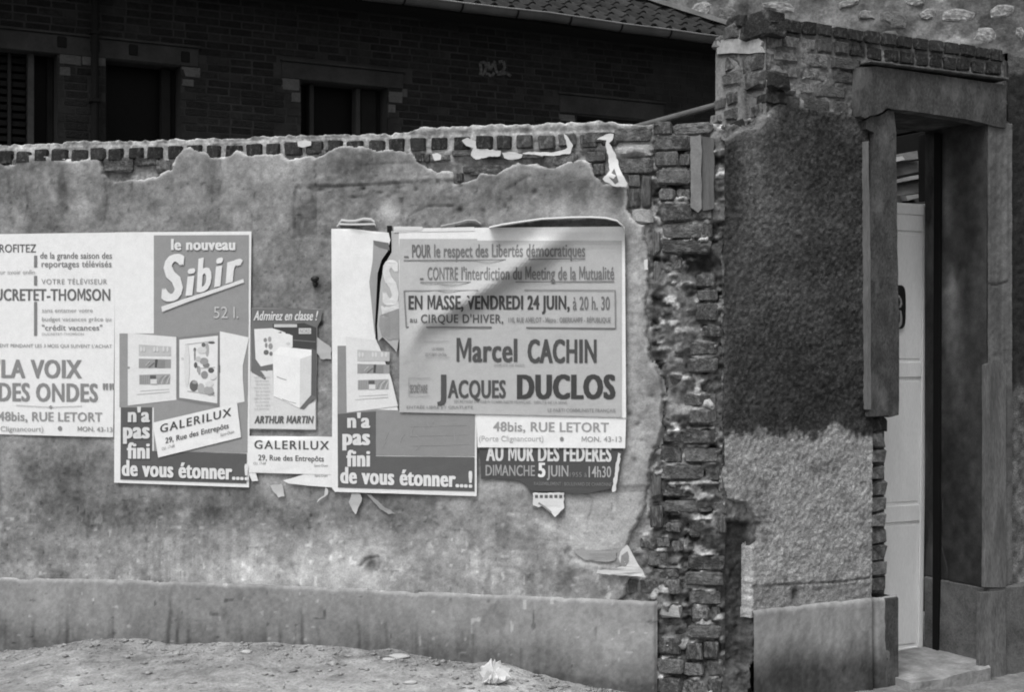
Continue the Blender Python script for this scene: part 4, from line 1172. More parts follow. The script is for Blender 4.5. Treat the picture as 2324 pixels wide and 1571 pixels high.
def fridge_door_small(A, ox, oy):
    for u in (320, 327, 350, 357, 371, 380): A.disc(u + ox, 793 + oy, 2.6, 6, 196)
    A.poly([(352 + ox, 816 + oy), (358 + ox, 816 + oy), (356 + ox, 835 + oy), (351 + ox, 834 + oy)], 72)
    A.poly([(358 + ox, 818 + oy), (374 + ox, 818 + oy), (374 + ox, 835 + oy), (357 + ox, 835 + oy)], 118)
    A.line([(337 + ox, 835 + oy), (350 + ox, 824 + oy)], 2.5, 95); A.line([(330 + ox, 830 + oy), (340 + ox, 820 + oy)], 2, 175)
    A.rect(340 + ox, 852 + oy, 354 + ox, 860 + oy, 84); A.rect(341 + ox, 861 + oy, 356 + ox, 872 + oy, 200)
    for k in range(4): A.line([(360 + ox + k * 6, 872 + oy), (364 + ox + k * 6, 860 + oy), (372 + ox + k * 5, 853 + oy)], 1.6, 190 if k % 2 else 120)
    for k in range(5): A.line([(320 + ox + k * 5, 852 + oy), (320 + ox + k * 5, 871 + oy)], 1, 118)
fridge_door_items(A, 0, 0)
A.poly([(407, 771), (494.5, 762), (493, 916), (407, 903)], 212)
A.disc(292, 835, 3, 3, 140)
A.done("printed_refrigerator")
A = Print(p2, wrinkle, PD2 + 0.0051)
fridge_door_small(A, 0, 0)
for (u, v, a_, b_, t_) in [(442, 794, 3, 5, 90), (442, 806, 2, 14, 120), (444, 829, 4, 7, 85), (462, 783, 5, 5, 95), (480, 778, 8, 2.5, 80), (458, 795, 11, 8, 196), (470, 794, 4, 16, 160),
                           (450, 815, 6, 6, 180), (463, 820, 10, 8, 145), (468, 829, 8, 6, 110), (479, 841, 7, 6, 82), (464, 851, 8, 9, 135), (483, 855, 8, 7, 205), (440, 876, 10, 13, 90), (442, 868, 6, 4, 150),
                           (456, 882, 8, 12, 165), (473, 886, 12, 9, 155), (478, 893, 9, 6, 120), (475, 872, 9, 7, 200), (424, 830, 6, 50, 200), (452, 841, 3, 10, 150), (449, 838, 2, 8, 120), (414, 814, 3, 3, 190)]:
    A.disc(u, v, a_, b_, t_)
A.line([(420, 782), (452, 778), (485, 774)], 1.6, 175); A.line([(425, 888), (455, 892), (488, 899)], 1.6, 150); A.line([(455, 836), (488, 834)], 1.5, 150)
A.line([(498, 829), (498, 846)], 3, 90)
A.text("52 l.", 485, 541, 722, 27, 178, 0.0)
A.text("le nouveau", 388, 534, 567, 26, 206, 0.045)
A.text("S", 366, 418, 684, 106, 210, 0.035, shear=0.12, v1=678)
A.text("i", 421, 443, 671, 66, 210, 0.04, shear=0.12, v1=668)
A.text("b", 446, 480, 664, 78, 210, 0.035, shear=0.10, v1=655)
A.text("i", 486, 506, 651, 70, 210, 0.04, shear=0.12, v1=647)
A.text("r", 512, 551, 643, 72, 210, 0.045, shear=0.10, v1=632)
A.poly([(366, 696), (425, 676), (490, 655), (552, 633), (554, 641), (500, 660), (430, 684), (368, 708)], 206)
A.text("n'a", 290, 340, 958, 34, 200, 0.045)
A.text("pas", 279, 340, 995, 38, 204, 0.05)
A.text("fini", 288, 340, 1041, 37, 204, 0.05)
A.text("de vous étonner...!", 276, 563, 1080, 37, 208, 0.05, v1=1090)
A.done()
# small type along the slanted bar
A = Print(p2, wrinkle, PD2 + 0.0058)
A.text("LE RÉFRIGÉRATEUR", 380, 520, 698, 6, 140, 0.0, v1=651)
A.done()

# ---- slip on it
p3 = root("dealer_slip", "white dealer slip pasted slanting upward on the refrigerator poster", "notice", paper_org(450, 1030))
patchpoly("paper", resample([(346, 960), (538, 915), (547, 993), (359, 1039)], 30), wrinkle, PD2 + 0.0075, m_paper, p3, sub=1)
A = Print(p3, wrinkle, PD2 + 0.0095)
A.text("GALERILUX", 363, 525, 983, 19, 72, 0.018, v1=944, spacing=1.25)
A.text("29, Rue des Entrepôts", 375, 519, 1007, 13, 84, 0.016, v1=972)
A.text("Saint-Ouen", 500, 531, 991, 7, 110, v1=983)
A.text("CLI. 17-68", 367, 396, 1023, 7, 125, v1=1015)
A.done()

# ---- stove poster
p4 = root("stove_poster", "narrow dark and white stove advertisement between the two refrigerator posters", "poster", paper_org(645, 975))
patchpoly("paper", resample([(571, 699), (732, 701), (728, 728), (720, 742), (718, 912), (718, 977), (565, 975)], 25), wrinkle, PD + 0.001, ink(150), p4)
A = Print(p4, wrinkle, PD + 0.0026)
A.poly([(571, 700), (731, 702), (727, 728), (719, 742), (718, 795), (718, 905), (700, 918), (570, 845)], 98)
A.poly([(568, 843), (619, 841), (621, 899), (680, 927), (716, 912), (716, 975), (566, 973)], 200)
A.done("printed_ground")
A = Print(p4, wrinkle, PD + 0.0034)
A.poly([(619, 735), (650, 737), (690, 733), (718, 744), (718, 796), (650, 790), (619, 760)], 64)
A.poly([(704, 790), (718, 796), (716, 900), (704, 896)], 84)
A.poly([(577, 747), (618, 745), (640, 752), (664, 762), (664, 800), (620, 826), (592, 832), (580, 815)], 212)
A.done("printed_stove")
A = Print(p4, wrinkle, PD + 0.0042)
A.poly([(619, 802), (636, 787), (707, 794), (707, 806), (681, 815)], 226)
A.poly([(619, 802), (681, 815), (680, 927), (621, 899)], 220)
A.poly([(681, 815), (707, 803), (706, 897), (680, 927)], 198)
A.poly([(680, 928), (704, 904), (712, 906), (690, 930)], 95)
A.rect(622, 736, 674, 743, 185); A.rect(678, 745, 706, 758, 190)
A.line([(665, 772), (716, 776)], 1.6, 110)
for (u, v, a_, b_, t_) in [(602, 772, 4, 5, 130), (612, 770, 4, 6, 150), (604, 784, 3, 6, 120), (614, 786, 5, 7, 140), (604, 800, 6, 6, 95), (615, 803, 4, 5, 110), (654, 780, 5, 3, 190)]:
    A.disc(u, v, a_, b_, t_)
A.done("printed_stove")
A = Print(p4, wrinkle, PD + 0.0052)
A.line([(628, 855), (637, 859), (650, 863)], 1.8, 140); A.line([(640, 906), (655, 912), (672, 916)], 1.6, 150)
for k in range(10): A.text("type de cuisine", 576 + (k % 3) * 2, 613 - (k % 2) * 3, 858 + k * 8, 4.5, 172)
A.text("Admirez en classe !", 575, 722, 727, 22, 205, 0.025, shear=0.35)
A.text("ARTHUR MARTIN", 577, 712, 961, 17, 84, 0.045, shear=0.2)
A.text("NORD", 681, 704, 756, 9, 110, 0.01)
A.done()
p5 = root("dealer_slip", "level white dealer slip pasted just below the stove poster", "notice", paper_org(655, 1075))
patchpoly("paper", resample([(562, 990), (700, 991), (754, 992), (754, 1050), (754, 1107), (700, 1103), (655, 1098), (642, 1091), (662, 1086), (690, 1077), (580, 1073), (586, 1092), (572, 1093), (563, 1072)], 25), wrinkle, PD + 0.0055, m_paper, p5)
A = Print(p5, wrinkle, PD + 0.0075)
A.text("GALERILUX", 577, 747, 1019, 20, 76, 0.016, v1=1021, spacing=1.25)
A.text("29, Rue des Entrepôts", 586, 735, 1045, 13, 88, 0.016, v1=1048)
A.text("CLI. 17-68", 575, 603, 1055, 6, 130); A.text("Saint-Ouen", 713, 744, 1060, 6, 120); A.text("Saint-Ouen", 714, 743, 1083, 6, 120)
A.line([(560, 1073), (690, 1076.5), (752, 1078)], 0.9, 170)
A.done()

# ---- 6: second refrigerator poster, half covered
p6 = root("refrigerator_poster", "torn refrigerator poster half covered by the grey meeting poster", "poster", paper_org(915, 1120))
PD6 = PD + 0.010
def left_curl(U, V):
    d = wrinkle(U, V)
    d = d + 0.020 * sstep(790, 850, U) * sstep(790, 600, V) + 0.010 * np.exp(-((U + 0.35 * (V - 520) - 800) / 22) ** 2) * sstep(760, 560, V)
    return d
patchpoly("paper", resample([(752, 519), (792, 519), (882, 528), (886, 545), (880, 566), (866, 590), (857, 620), (853, 680), (851, 735), (852, 768), (862, 790), (885, 850), (905, 940), (1082, 940), (1082, 1127), (900, 1121), (760, 1117), (753, 1108), (754, 900)], 22), left_curl, PD6, m_paper, p6, sub=2)
A = Print(p6, left_curl, PD6 + 0.0018)
A.poly([(766, 785), (785, 785), (787, 936), (853, 930), (1078, 938), (1077, 1036), (853, 1034), (766, 950)], 132)
A.poly([(847, 545), (882, 551), (880, 570), (866, 590), (857, 620), (853, 700), (850, 760), (838, 640), (846, 590)], 146)
A.done("printed_ground")
A = Print(p6, left_curl, PD6 + 0.0027)
A.poly([(766, 940), (853, 934), (853, 1036), (1077, 1038), (1077, 1116), (900, 1111), (767, 1107)], 84)
A.poly([(785, 764), (851, 772), (864, 795), (888, 860), (903, 922), (787, 937)], 206)
A.poly([(847, 546), (882, 552), (884, 568), (862, 562), (850, 556)], 100)
A.done("printed_ground")
A = Print(p6, left_curl, PD6 + 0.0037)
fridge_door_items(A, 496, 12)
A.done("printed_refrigerator")
A = Print(p6, left_curl, PD6 + 0.0046)
fridge_door_small(A, 496, 12)
A.text("n'a", 788, 840, 971, 34, 202, 0.045)
A.text("pas", 777, 840, 1010, 38, 206, 0.05)
A.text("fini", 786, 840, 1059, 38, 206, 0.05)
A.text("de vous étonner...!", 772, 1072, 1097, 38, 208, 0.05, v1=1107)
A.done()
A = Print(p6, left_curl, PD6 + 0.0037)
for k in range(12):
    rr_ = random.Random(k + 40)
    x_ = rr_.uniform(870, 1050); y_ = rr_.uniform(950, 1020)
    A.line([(x_, y_), (x_ + rr_.uniform(-12, 14), y_ + rr_.uniform(5, 26))], 1.0, 152)
for y_ in (968, 990, 1012): A.line([(930, y_), (1060, y_ - 3)], 0.9, 148)
A.done("paste_marks")
# the strip of the same poster that hangs beyond the tear, with the S of its title
p6b = root("poster_strip", "bent strip of torn refrigerator poster right of the black tear, with part of an S", "poster fragment", paper_org(885, 770))
strip = [(888, 524), (905, 524), (908, 640), (907, 760), (900, 800), (893, 790), (868, 765), (858, 775), (856, 740), (860, 690), (864, 640), (872, 602), (889, 572)]
def strip_d(U, V): return wrinkle(U, V) + 0.006 * np.sin((V - 520) / 60.0) + 0.008 * sstep(890, 870, U)
patchpoly("paper", resample(strip, 20), strip_d, PD6 + 0.004, ink(170), p6b, sub=2)
A = Print(p6b, strip_d, PD6 + 0.0055)
A.poly([(864, 695), (905, 683), (906, 700), (868, 714)], 202)
A.poly([(862, 716), (905, 700), (906, 770), (880, 772), (866, 762), (860, 740)], 142)
A.done("printed_ground")
A = Print(p6b, strip_d, PD6 + 0.0063)
A.text("S", 868, 905, 692, 104, 206, 0.05)
A.done()
# dark sliver painted in for the shade inside the tear between the two
p6c = patchpoly("painted_tear_shade", resample([(878, 512), (890, 512), (892, 545), (902, 580), (890, 590), (876, 640), (866, 700), (857, 755), (850, 768), (848, 700), (854, 620), (867, 578), (880, 560)], 18), lambda U, V: 0 * U, PD + 0.006, ink(28), None, sub=1, org=paper_org(870, 765))
tag(p6c, "black sliver standing in for the shade inside the long tear", "poster fragment")

# ---- 7: meeting poster
p7 = root("meeting_poster", "large grey political meeting poster with bulging top, names in heavy black type", "poster", paper_org(1160, 940))
PD7 = PD + 0.017
def mtop(g):
    g = g.copy()
    return g
sheet("paper", [(905, 518), (1418, 514), (1421, 949), (908, 936)], fold, PD7, ink(218), p7, 70, 60)
A = Print(p7, fold, PD7 + 0.0030)
nb = 60
for i in range(nb):      # grey ground in bands so that it follows the folds
    for j in range(40):
        ua, ub = 906.5 + (1411 - 906.5) * i / nb, 906.5 + (1411 - 906.5) * (i + 1) / nb
        def yy(u, k): 
            y0 = 544 + (2 if u > 1080 else -2); y1 = 936 + (u - 906) * 0.022
            return y0 + (y1 - y0) * k / 40
        A.poly([(ua, yy(ua, j)), (ub, yy(ua, j)), (ub, yy(ub, j + 1)), (ua, yy(ua, j + 1))], 170)
A.done("printed_ground")
A = Print(p7, fold, PD7 + 0.0056)
A.rect(917, 581, 927, 585, 96)
A.text("POUR", 935, 978, 584, 30, 96, 0.03); A.text("le respect des Libertés démocratiques", 985, 1328, 583, 30, 104, 0.018, v1=582)
A.line([(916, 591), (1080, 590), (1328, 587)], 2.4, 106)
A.rect(953, 631, 961, 635, 96)
A.text("CONTRE", 970, 1039, 635, 30, 104, 0.012); A.text("l'interdiction du Meeting de la Mutualité", 1047, 1394, 635, 30, 104, 0.018, v1=634)
A.line([(954, 641), (1394, 639)], 2.4, 106)
A.line([(917, 660), (1085, 659)], 2.2, 118); A.line([(1190, 658), (1397, 659)], 2.2, 130); A.line([(917, 660), (922, 744)], 3, 110); A.line([(1396, 659), (1397, 746)], 3, 115)
A.line([(922, 743), (1116, 743)], 3.4, 96); A.line([(1194, 744), (1397, 746)], 3.4, 96)
A.text("EN MASSE, VENDREDI 24 JUIN,", 927, 1293, 702, 32, 66, 0.040)
A.text("à 20 h. 30", 1300, 1384, 703, 31, 100, 0.016)
A.text("au", 930, 946, 732, 13, 95, 0.02)
A.text("CIRQUE D'HIVER,", 955, 1142, 733, 20, 82, 0.014, spacing=1.1)
A.text("110, RUE AMELOT - Métro : OBERKAMPF - RÉPUBLIQUE", 1154, 1386, 732, 12, 122, 0.014)
A.text("Marcel", 1036, 1174, 821, 54, 74, 0.030)
A.text("CACHIN", 1197, 1354, 823, 54, 72, 0.045)
A.text("J", 992, 1013, 903, 54, 74, 0.040); A.text("ACQUES", 1016, 1148, 903, 41, 74, 0.035)
A.text("DUCLOS", 1173, 1397, 905, 56, 62, 0.060)
A.text("UN MEMBRE", 980, 1008, 795, 6, 130, 0.01); A.text("DU COMITÉ CENTRAL", 966, 1014, 808, 7, 118, 0.01)
A.line([(962, 776), (1018, 774)], 1, 150); A.line([(966, 812), (1020, 811)], 1, 150)
A.rect(927, 858, 977, 859, 150); A.rect(927, 899, 977, 900, 150); A.rect(927, 858, 928, 900, 150)
A.text("SECRÉTAIRE", 930, 970, 892, 19, 112, 0.02)
A.text("DÉPUTÉ DE PARIS", 1122, 1190, 832, 6, 140)
A.text("SECRÉTAIRE DU PARTI COMMUNISTE FRANÇAIS - DÉPUTÉ DE LA SEINE", 1030, 1287, 914, 6, 125, v1=917)
A.text("ENTRÉE LIBRE ET GRATUITE", 923, 1073, 928, 7, 118, v1=928)
A.text("LE PARTI COMMUNISTE FRANÇAIS", 1243, 1397, 935, 8, 118, 0.008, v1=936)
A.done()
# curled top edge of it: paper standing off the wall and bending back
def curl_strip(name, pts, wd, d_out, d_in, parent, material):
    """pts: readings of the outer crest; the paper runs from the crest back to the wall"""
    n_ = len(pts)
    u = np.array([p[0] for p in pts], float); v = np.array([p[1] for p in pts], float)
    rows = []
    for (dv, dd) in ((wd, d_out * 0.93), (wd * 0.5, d_out), (0, d_out * 0.96), (-1.5, d_out * 0.8), (-2.0, (d_out + d_in) / 2), (-1.0, d_in)):
        rows.append(M.px(u, v + dv, dd + 0 * u))
    P_ = np.concatenate(rows)
    idx = np.arange(len(rows) * n_).reshape(len(rows), n_)
    q = np.stack([idx[:-1, :-1], idx[:-1, 1:], idx[1:, 1:], idx[1:, :-1]], -1).reshape(-1, 4)
    return build(name, P_, q, material, parent, smooth=True)
curl_strip("curled_edge", [(1110, 516), (1140, 509), (1180, 503), (1230, 496), (1290, 493), (1340, 492), (1375, 494), (1400, 500), (1414, 512), (1419, 530)], 3.5, 0.125, 0.020, p7, ink(188))
curl_strip("curled_edge", [(1000, 513), (1040, 505), (1062, 499), (1080, 500), (1092, 508)], 3, 0.05, 0.024, p7, ink(140))
patchpoly("folded_paper", resample([(893, 514), (958, 514), (960, 518), (955, 523), (893, 523)], 15), lambda U, V: 0 * U, PD7 + 0.004, ink(200), p7)
patchpoly("folded_paper", resample([(958, 518), (1076, 515), (1078, 524), (893, 527), (893, 524)], 15), lambda U, V: 0 * U, PD7 + 0.002, ink(214), p7)
# loose lip over the second refrigerator poster
p8 = root("paper_roll", "rolled white paper flap above the torn refrigerator poster", "poster fragment", paper_org(806, 516))
curl_strip("curled_edge", [(768, 508), (775, 498), (790, 500), (806, 500), (825, 495), (842, 496), (850, 503)], 4.5, 0.035, 0.024, p8, ink(180))
curl_strip("curled_edge", [(764, 514), (770, 508), (790, 509), (820, 509), (850, 508), (853, 513)], 3.2, 0.042, 0.024, p8, ink(172))

# ---- 8: strip of the television poster and 9: dark poster
p9 = root("commemoration_poster", "dark poster with pale block lettering under the white address strip", "poster", paper_org(1240, 1115))
patchpoly("paper", resample([(1088, 1010), (1414, 1012), (1414, 1030), (1402, 1070), (1396, 1105), (1375, 1112), (1330, 1121), (1204, 1114), (1192, 1100), (1178, 1092), (1126, 1087), (1092, 1088)], 20, 0.6, 3), wrinkle, PD + 0.004, ink(72), p9, sub=1)
A = Print(p9, wrinkle, PD + 0.006)
A.text("AU MUR DES FÉDÉRÉS", 1103, 1388, 1046, 36, 200, 0.045, v1=1048)
A.text("DIMANCHE", 1102, 1214, 1080, 25, 150, 0.018, v1=1081)
A.text("5", 1221, 1238, 1083, 33, 216, 0.05)
A.text("JUIN", 1241, 1290, 1082, 26, 156, 0.022)
A.text("1955 à", 1293, 1332, 1083, 11, 125, 0.005)
A.text("14h30", 1336, 1387, 1084, 26, 160, 0.014)
A.text("RASSEMBLEMENT : BOULEVARD DE CHARONNE", 1212, 1388, 1102, 8, 125, 0.006, v1=1104)
A.done()
p9b = root("address_strip", "white strip of a pasted-over poster with the address line, above the dark poster", "poster", paper_org(1250, 1016))
patchpoly("paper", resample([(1081, 938), (1421, 944), (1419, 1018), (1084, 1016)], 40), wrinkle, PD + 0.0125, ink(220), p9b, sub=1)
A = Print(p9b, wrinkle, PD + 0.0145)
A.text("48bis, RUE LETORT", 1119, 1382, 979, 22, 146, 0.018, v1=981)
A.text("(Porte Clignancourt)", 1087, 1233, 1002, 13, 165, 0.004)
A.disc(1275, 997, 4.5, 5, 120); A.text("MON. 43-13", 1320, 1411, 1003, 12, 150, 0.014)
A.done()
# scraps
def scrap(poly, label, tone=200, d=0.03, lift=0.01, seed=0, sub=1, ang=(0, 1), step=12, jit=1.0, name="paper_scrap", extra=None):
    c = np.mean(np.array(poly, float), 0)
    def f(U, V):
        q = ((U - c[0]) * ang[0] + (V - c[1]) * ang[1]) / 30.0
        return lift * np.clip(q, -1, 1.4) ** 2 * (q > -0.2) + 0.0015 * fbm(U * 0.1, V * 0.1, 300 + seed)
    r_ = root(name, label, "paper scrap", paper_org(float(c[0]), float(max(p[1] for p in poly))), "torn scraps of paper on the wall")
    patchpoly("paper", resample(poly, 6, 1.3, seed), f, d, ink(tone * 0.98), r_, sub=sub)
    if extra:
        A = Print(r_, f, d + 0.0018); extra(A); A.done("print_remnant")
    return r_
scrap([(613, 1102), (639, 1099), (643, 1112), (646, 1127), (632, 1130), (622, 1118)], "small ragged scrap hanging below the stove poster's slip", 178, 0.03, 0.02, 1)
scrap([(738, 1106), (745, 1112), (743, 1124), (730, 1132), (718, 1142), (722, 1134), (736, 1126)], "crescent paper scrap curling near the corner of the torn refrigerator poster", 190, 0.03, 0.012, 2)
scrap([(798, 1120), (818, 1121), (822, 1132), (815, 1148), (807, 1168), (800, 1160), (791, 1140)], "teardrop scrap of paper hanging under the torn refrigerator poster", 168, 0.03, 0.02, 3)
scrap([(832, 1122), (842, 1124), (868, 1148), (898, 1166), (882, 1168), (862, 1156)], "thin faded diagonal sliver of paper below the torn refrigerator poster", 142, 0.0265, 0.002, 4)
scrap([(719, 764), (734, 776), (752, 790), (752, 816), (728, 815), (719, 800)], "plain triangular remnant just right of the stove poster", 172, 0.026, 0.0, 5)
scrap([(1209, 1119), (1280, 1119), (1280, 1154), (1259, 1174), (1250, 1163), (1232, 1148), (1222, 1152), (1210, 1148)], "white scrap with cut black letters below the dark poster", 206, 0.031, 0.012, 6,
      extra=lambda A: [A.rect(1214 + 11 * k, 1124, 1221 + 11 * k, 1131, 90) for k in range(6)] + [A.line([(1222, 1142), (1238, 1153), (1251, 1164)], 4, 120)])
scrap([(1423, 1237), (1434, 1254), (1450, 1284), (1466, 1311), (1420, 1308), (1353, 1302), (1356, 1294), (1400, 1291), (1412, 1286), (1404, 1268), (1408, 1252)], "triangular flap of white paper peeling over the bare bricks low down", 192, 0.035, 0.02, 7, ang=(1, 0),
      extra=lambda A: [A.poly([(1410, 1262), (1424, 1252), (1430, 1270), (1420, 1288), (1408, 1284)], 120), A.poly([(1434, 1288), (1446, 1294), (1440, 1300)], 90)])
scrap([(1300, 1248), (1395, 1248), (1400, 1252), (1396, 1272), (1380, 1276), (1330, 1272), (1312, 1262)], "faint pasted remnant with worn print beside the peeling triangular flap", 152, 0.018, 0.0, 8,
      extra=lambda A: [A.line([(1336, 1257 + 4 * k), (1396, 1257 + 4 * k)], 1.0, 152) for k in range(4)])
scrap([(1403, 1028), (1409, 1030), (1404, 1070), (1397, 1116), (1390, 1118), (1389, 1112), (1396, 1070)], "narrow rolled white edge beside the dark poster's right side", 205, 0.045, 0.0, 9, jit=0.4)
scrap([(1354, 316), (1368, 308), (1385, 302), (1392, 304), (1390, 318), (1382, 324), (1388, 332), (1398, 352), (1408, 386), (1424, 416), (1421, 424), (1398, 424), (1373, 412), (1368, 406), (1384, 386), (1380, 352), (1374, 332), (1376, 318)],
      "long pointed white tatter hanging from the top of the wall over bare brick", 200, 0.028, 0.02, 10,
      extra=lambda A: [A.poly([(1382, 402), (1394, 382), (1404, 412), (1396, 418)], 92)])
scrap([(1280, 303), (1290, 312), (1301, 330), (1294, 348), (1270, 352), (1230, 353), (1185, 348), (1200, 344), (1250, 346), (1276, 341), (1288, 334), (1284, 318)], "thin white hooked tatter along the second brick course", 196, 0.022, 0.012, 11)
scrap([(1048, 318), (1062, 312), (1080, 320), (1082, 336), (1100, 338), (1137, 342), (1135, 354), (1105, 356), (1080, 362), (1068, 352), (1074, 336), (1058, 330)], "white plaster-stained paper tatter under the coping bricks", 186, 0.020, 0.010, 12)
scrap([(1140, 346), (1160, 344), (1186, 350), (1184, 358), (1160, 362), (1144, 358)], "short white tatter between two longer ones on the second brick course", 190, 0.020, 0.010, 13)
scrap([(981, 349), (992, 346), (1002, 352), (1000, 362), (986, 364)], "tiny white blot of paper at the left end of the tatters", 205, 0.018, 0.004, 14)
scrap([(674, 322), (690, 318), (706, 320), (706, 330), (690, 334), (676, 332)], "white paper blot stuck on a coping brick", 200, 0.014, 0.004, 15)
scrap([(1462, 590), (1470, 588), (1471, 612), (1462, 613)], "small white chip of paper right of the meeting poster", 205, 0.02, 0.0, 16)

# iron hook on the plaster
hk = root("iron_hook", "small rusted iron knob set in the plaster beside the torn refrigerator poster", "hook", tuple(M.px(713, 650, 0.01)))
def blob(name, c, r, parent, material, sq=(1, 1, 1), seed=0, amp=0.2, sub=2):
    bm = bmesh.new(); bmesh.ops.create_icosphere(bm, subdivisions=sub, radius=1.0)
    for v_ in bm.verts:
        k = 1 + amp * float(fbm(v_.co.x * 1.5 + seed, v_.co.y * 1.5 + v_.co.z * 1.7, seed + 5))
        v_.co = Vector((v_.co.x * r[0] * k, v_.co.y * r[1] * k, v_.co.z * r[2] * k))
    vs = np.array([tuple(v_.co) for v_ in bm.verts]); fs = [tuple(v_.index for v_ in f.verts) for f in bm.faces]
    bm.free()
    return build(name, vs + np.array(c), fs, material, parent, smooth=True)
blob("knob", M.px(714, 633, 0.040), (0.022, 0.018, 0.016), hk, m_metal, seed=2)
blob("shank", M.px(715, 644, 0.022), (0.014, 0.022, 0.018), hk, m_metal, seed=3)

# leaning pole behind the wall
def tube(name, p0, p1, r, material, parent=None, n=10, **k):
    p0 = np.array(p0, float); p1 = np.array(p1, float)
    ax = (p1 - p0) / np.linalg.norm(p1 - p0)
    a_ = np.cross(ax, [0, 0, 1.0]); a_ /= np.linalg.norm(a_) + 1e-9
    if abs(ax[2]) > 0.99: a_ = np.array([1.0, 0, 0])
    b_ = np.cross(ax, a_)
    vs = []; 
    for c in (p0, p1):
        for i in range(n):
            t = 2 * math.pi * i / n
            vs.append(c + r * (math.cos(t) * a_ + math.sin(t) * b_))
    fs = [(i, (i + 1) % n, (i + 1) % n + n, i + n) for i in range(n)] + [tuple(range(n - 1, -1, -1)), tuple(range(n, 2 * n))]
    return build(name, vs, fs, material, parent, **k)
BACKM = Plane(tuple(M.W(0, 0, -0.6)[:2]), (1, -0.19))
pl_a = BACKM.px(1430, 292); pl_b = BACKM.px(1700, 218)
po = tube("leaning_pole", pl_a + (pl_a - pl_b) * 1.2 , pl_b, 0.017, m_pole, n=12)
tag(po, "bare grey pole leaning behind the wall against the broken gate wall end", "pole")

# ================================================================== BRICK BUILDING IN THE YARD
bb = root("brick_building", "dark brick building with tiled roof behind the poster wall", "building", tuple(B.W(-4, 0, 0)))
Z_EAVE = at_px(B, 1626, 100, 0.45)[1]
WINS = []   # s0,s1,ztop
def bs(u, v=150): return at_px(B, u, v)[0]
def bz(u, v): return at_px(B, u, v)[1]
Z_W = 4.52
wins = [(bs(0) - 0.55, bs(131), bz(70, 107)), (bs(240), bs(410), bz(320, 142)), (bs(683), bs(880), bz(780, 190)), (bs(1310), bs(1500), bz(1400, 270))]
# wall plate with window holes: build from pieces between the openings
edges = [-14.0]
for a_, b_, zt_ in wins: edges += [a_, b_]
edges.append(0.3)
for i in range(0, len(edges), 2):
    bevbox("wall_bed", B, edges[i], edges[i + 1], -0.2, Z_EAVE, -0.30, -0.005, m_ymortar, bb, bev=0.002)
for a_, b_, zt_ in wins:
    bevbox("wall_bed", B, a_ + 0.001, b_ - 0.001, zt_, Z_EAVE, -0.30, -0.005, m_ymortar, bb, bev=0.002)
    bevbox("wall_bed", B, a_ + 0.001, b_ - 0.001, -0.2, 3.0, -0.30, -0.005, m_ymortar, bb, bev=0.002)
LINS = [(bs(-200), bs(450), bz(448, 152) - 0.0, bz(448, 110)), (bs(640), bs(915), bz(780, 189), bz(780, 152)), (bs(1270), bs(1506), bz(1400, 266), bz(1400, 226))]
LZ = []
for a_, b_, z0, z1 in LINS:
    z0 = Z_W + (z0 - Z_W) * 1.0
    o = bevbox("lintel", B, a_, b_, z0, z1, -0.2, 0.012, m_ylintel, bb, bev=0.006)
    bevbox("lintel_ledge", B, a_ - 0.02, b_ + 0.02, z1 + 0.001, z1 + 0.025, -0.2, 0.035, m_ylintel, bb, bev=0.004)
    LZ.append((a_, b_, z0, z1 + 0.03))
bolts = [(100, 94), (175, 104), (262, 112), (380, 128)]
for u, v in bolts:
    s_, z_ = at_px(B, u + 40, v)
    bevbox("iron_plate", B, s_ - 0.045, s_ + 0.045, z_ - 0.06, z_ + 0.05, 0.0, 0.022, m_black, bb, bev=0.01)
# windows
for k, (a_, b_, zt_) in enumerate(wins):
    f_ = bevbox("window", B, a_, b_, 3.0, zt_, -0.29, -0.26, m_black, bb, bev=0.002)
    bevbox("frame", B, a_ + 0.003, a_ + 0.06, 3.0, zt_ - 0.003, -0.26, -0.20, m_shutter, f_)
    bevbox("frame", B, b_ - 0.06, b_ - 0.003, 3.0, zt_ - 0.003, -0.26, -0.20, m_shutter, f_)
    bevbox("pane", B, a_ + 0.062, b_ - 0.062, 3.0, zt_ - 0.005, -0.259, -0.252, m_glass, f_, bev=0.001)
    if k == 0:
        bevbox("frame_bar", B, bs(68), bs(82), 3.0, zt_ - 0.004, -0.25, -0.10, mat("lighter_frame", tone=52, var=0.3, scale=3, fine=30, bump=0.2), f_)
        z_ = 3.4
        while z_ < zt_ - 0.05:
            bevbox("louvre", B, a_ + 0.07, bs(28) - 0.02, z_, z_ + 0.05, -0.22, -0.17, m_black, f_, bev=0.004)
            bevbox("louvre", B, bs(33), bs(66), z_, z_ + 0.05, -0.22, -0.17, m_black, f_, bev=0.004)
            z_ += 0.075
        bevbox("frame_bar", B, bs(28) - 0.018, bs(33) - 0.004, 3.0, zt_ - 0.004, -0.22, -0.15, m_dwood, f_)
    if k == 2:
        bevbox("frame_bar", B, bs(712), bs(722), 3.0, zt_ - 0.004, -0.25, -0.12, m_dwood, f_)
        bevbox("frame_bar", B, bs(818), bs(828), 3.0, zt_ - 0.004, -0.25, -0.12, mat("lighter_frame2", tone=48, var=0.3, scale=3, fine=30, bump=0.2), f_)
        bevbox("shutter", B, bs(832), b_ - 0.063, 3.0, zt_ - 0.004, -0.24, -0.16, m_shutter, f_)
    if k == 1:
        bevbox("shutter", B, bs(375), b_ - 0.063, 3.0, zt_ - 0.004, -0.24, -0.14, m_shutter, f_)
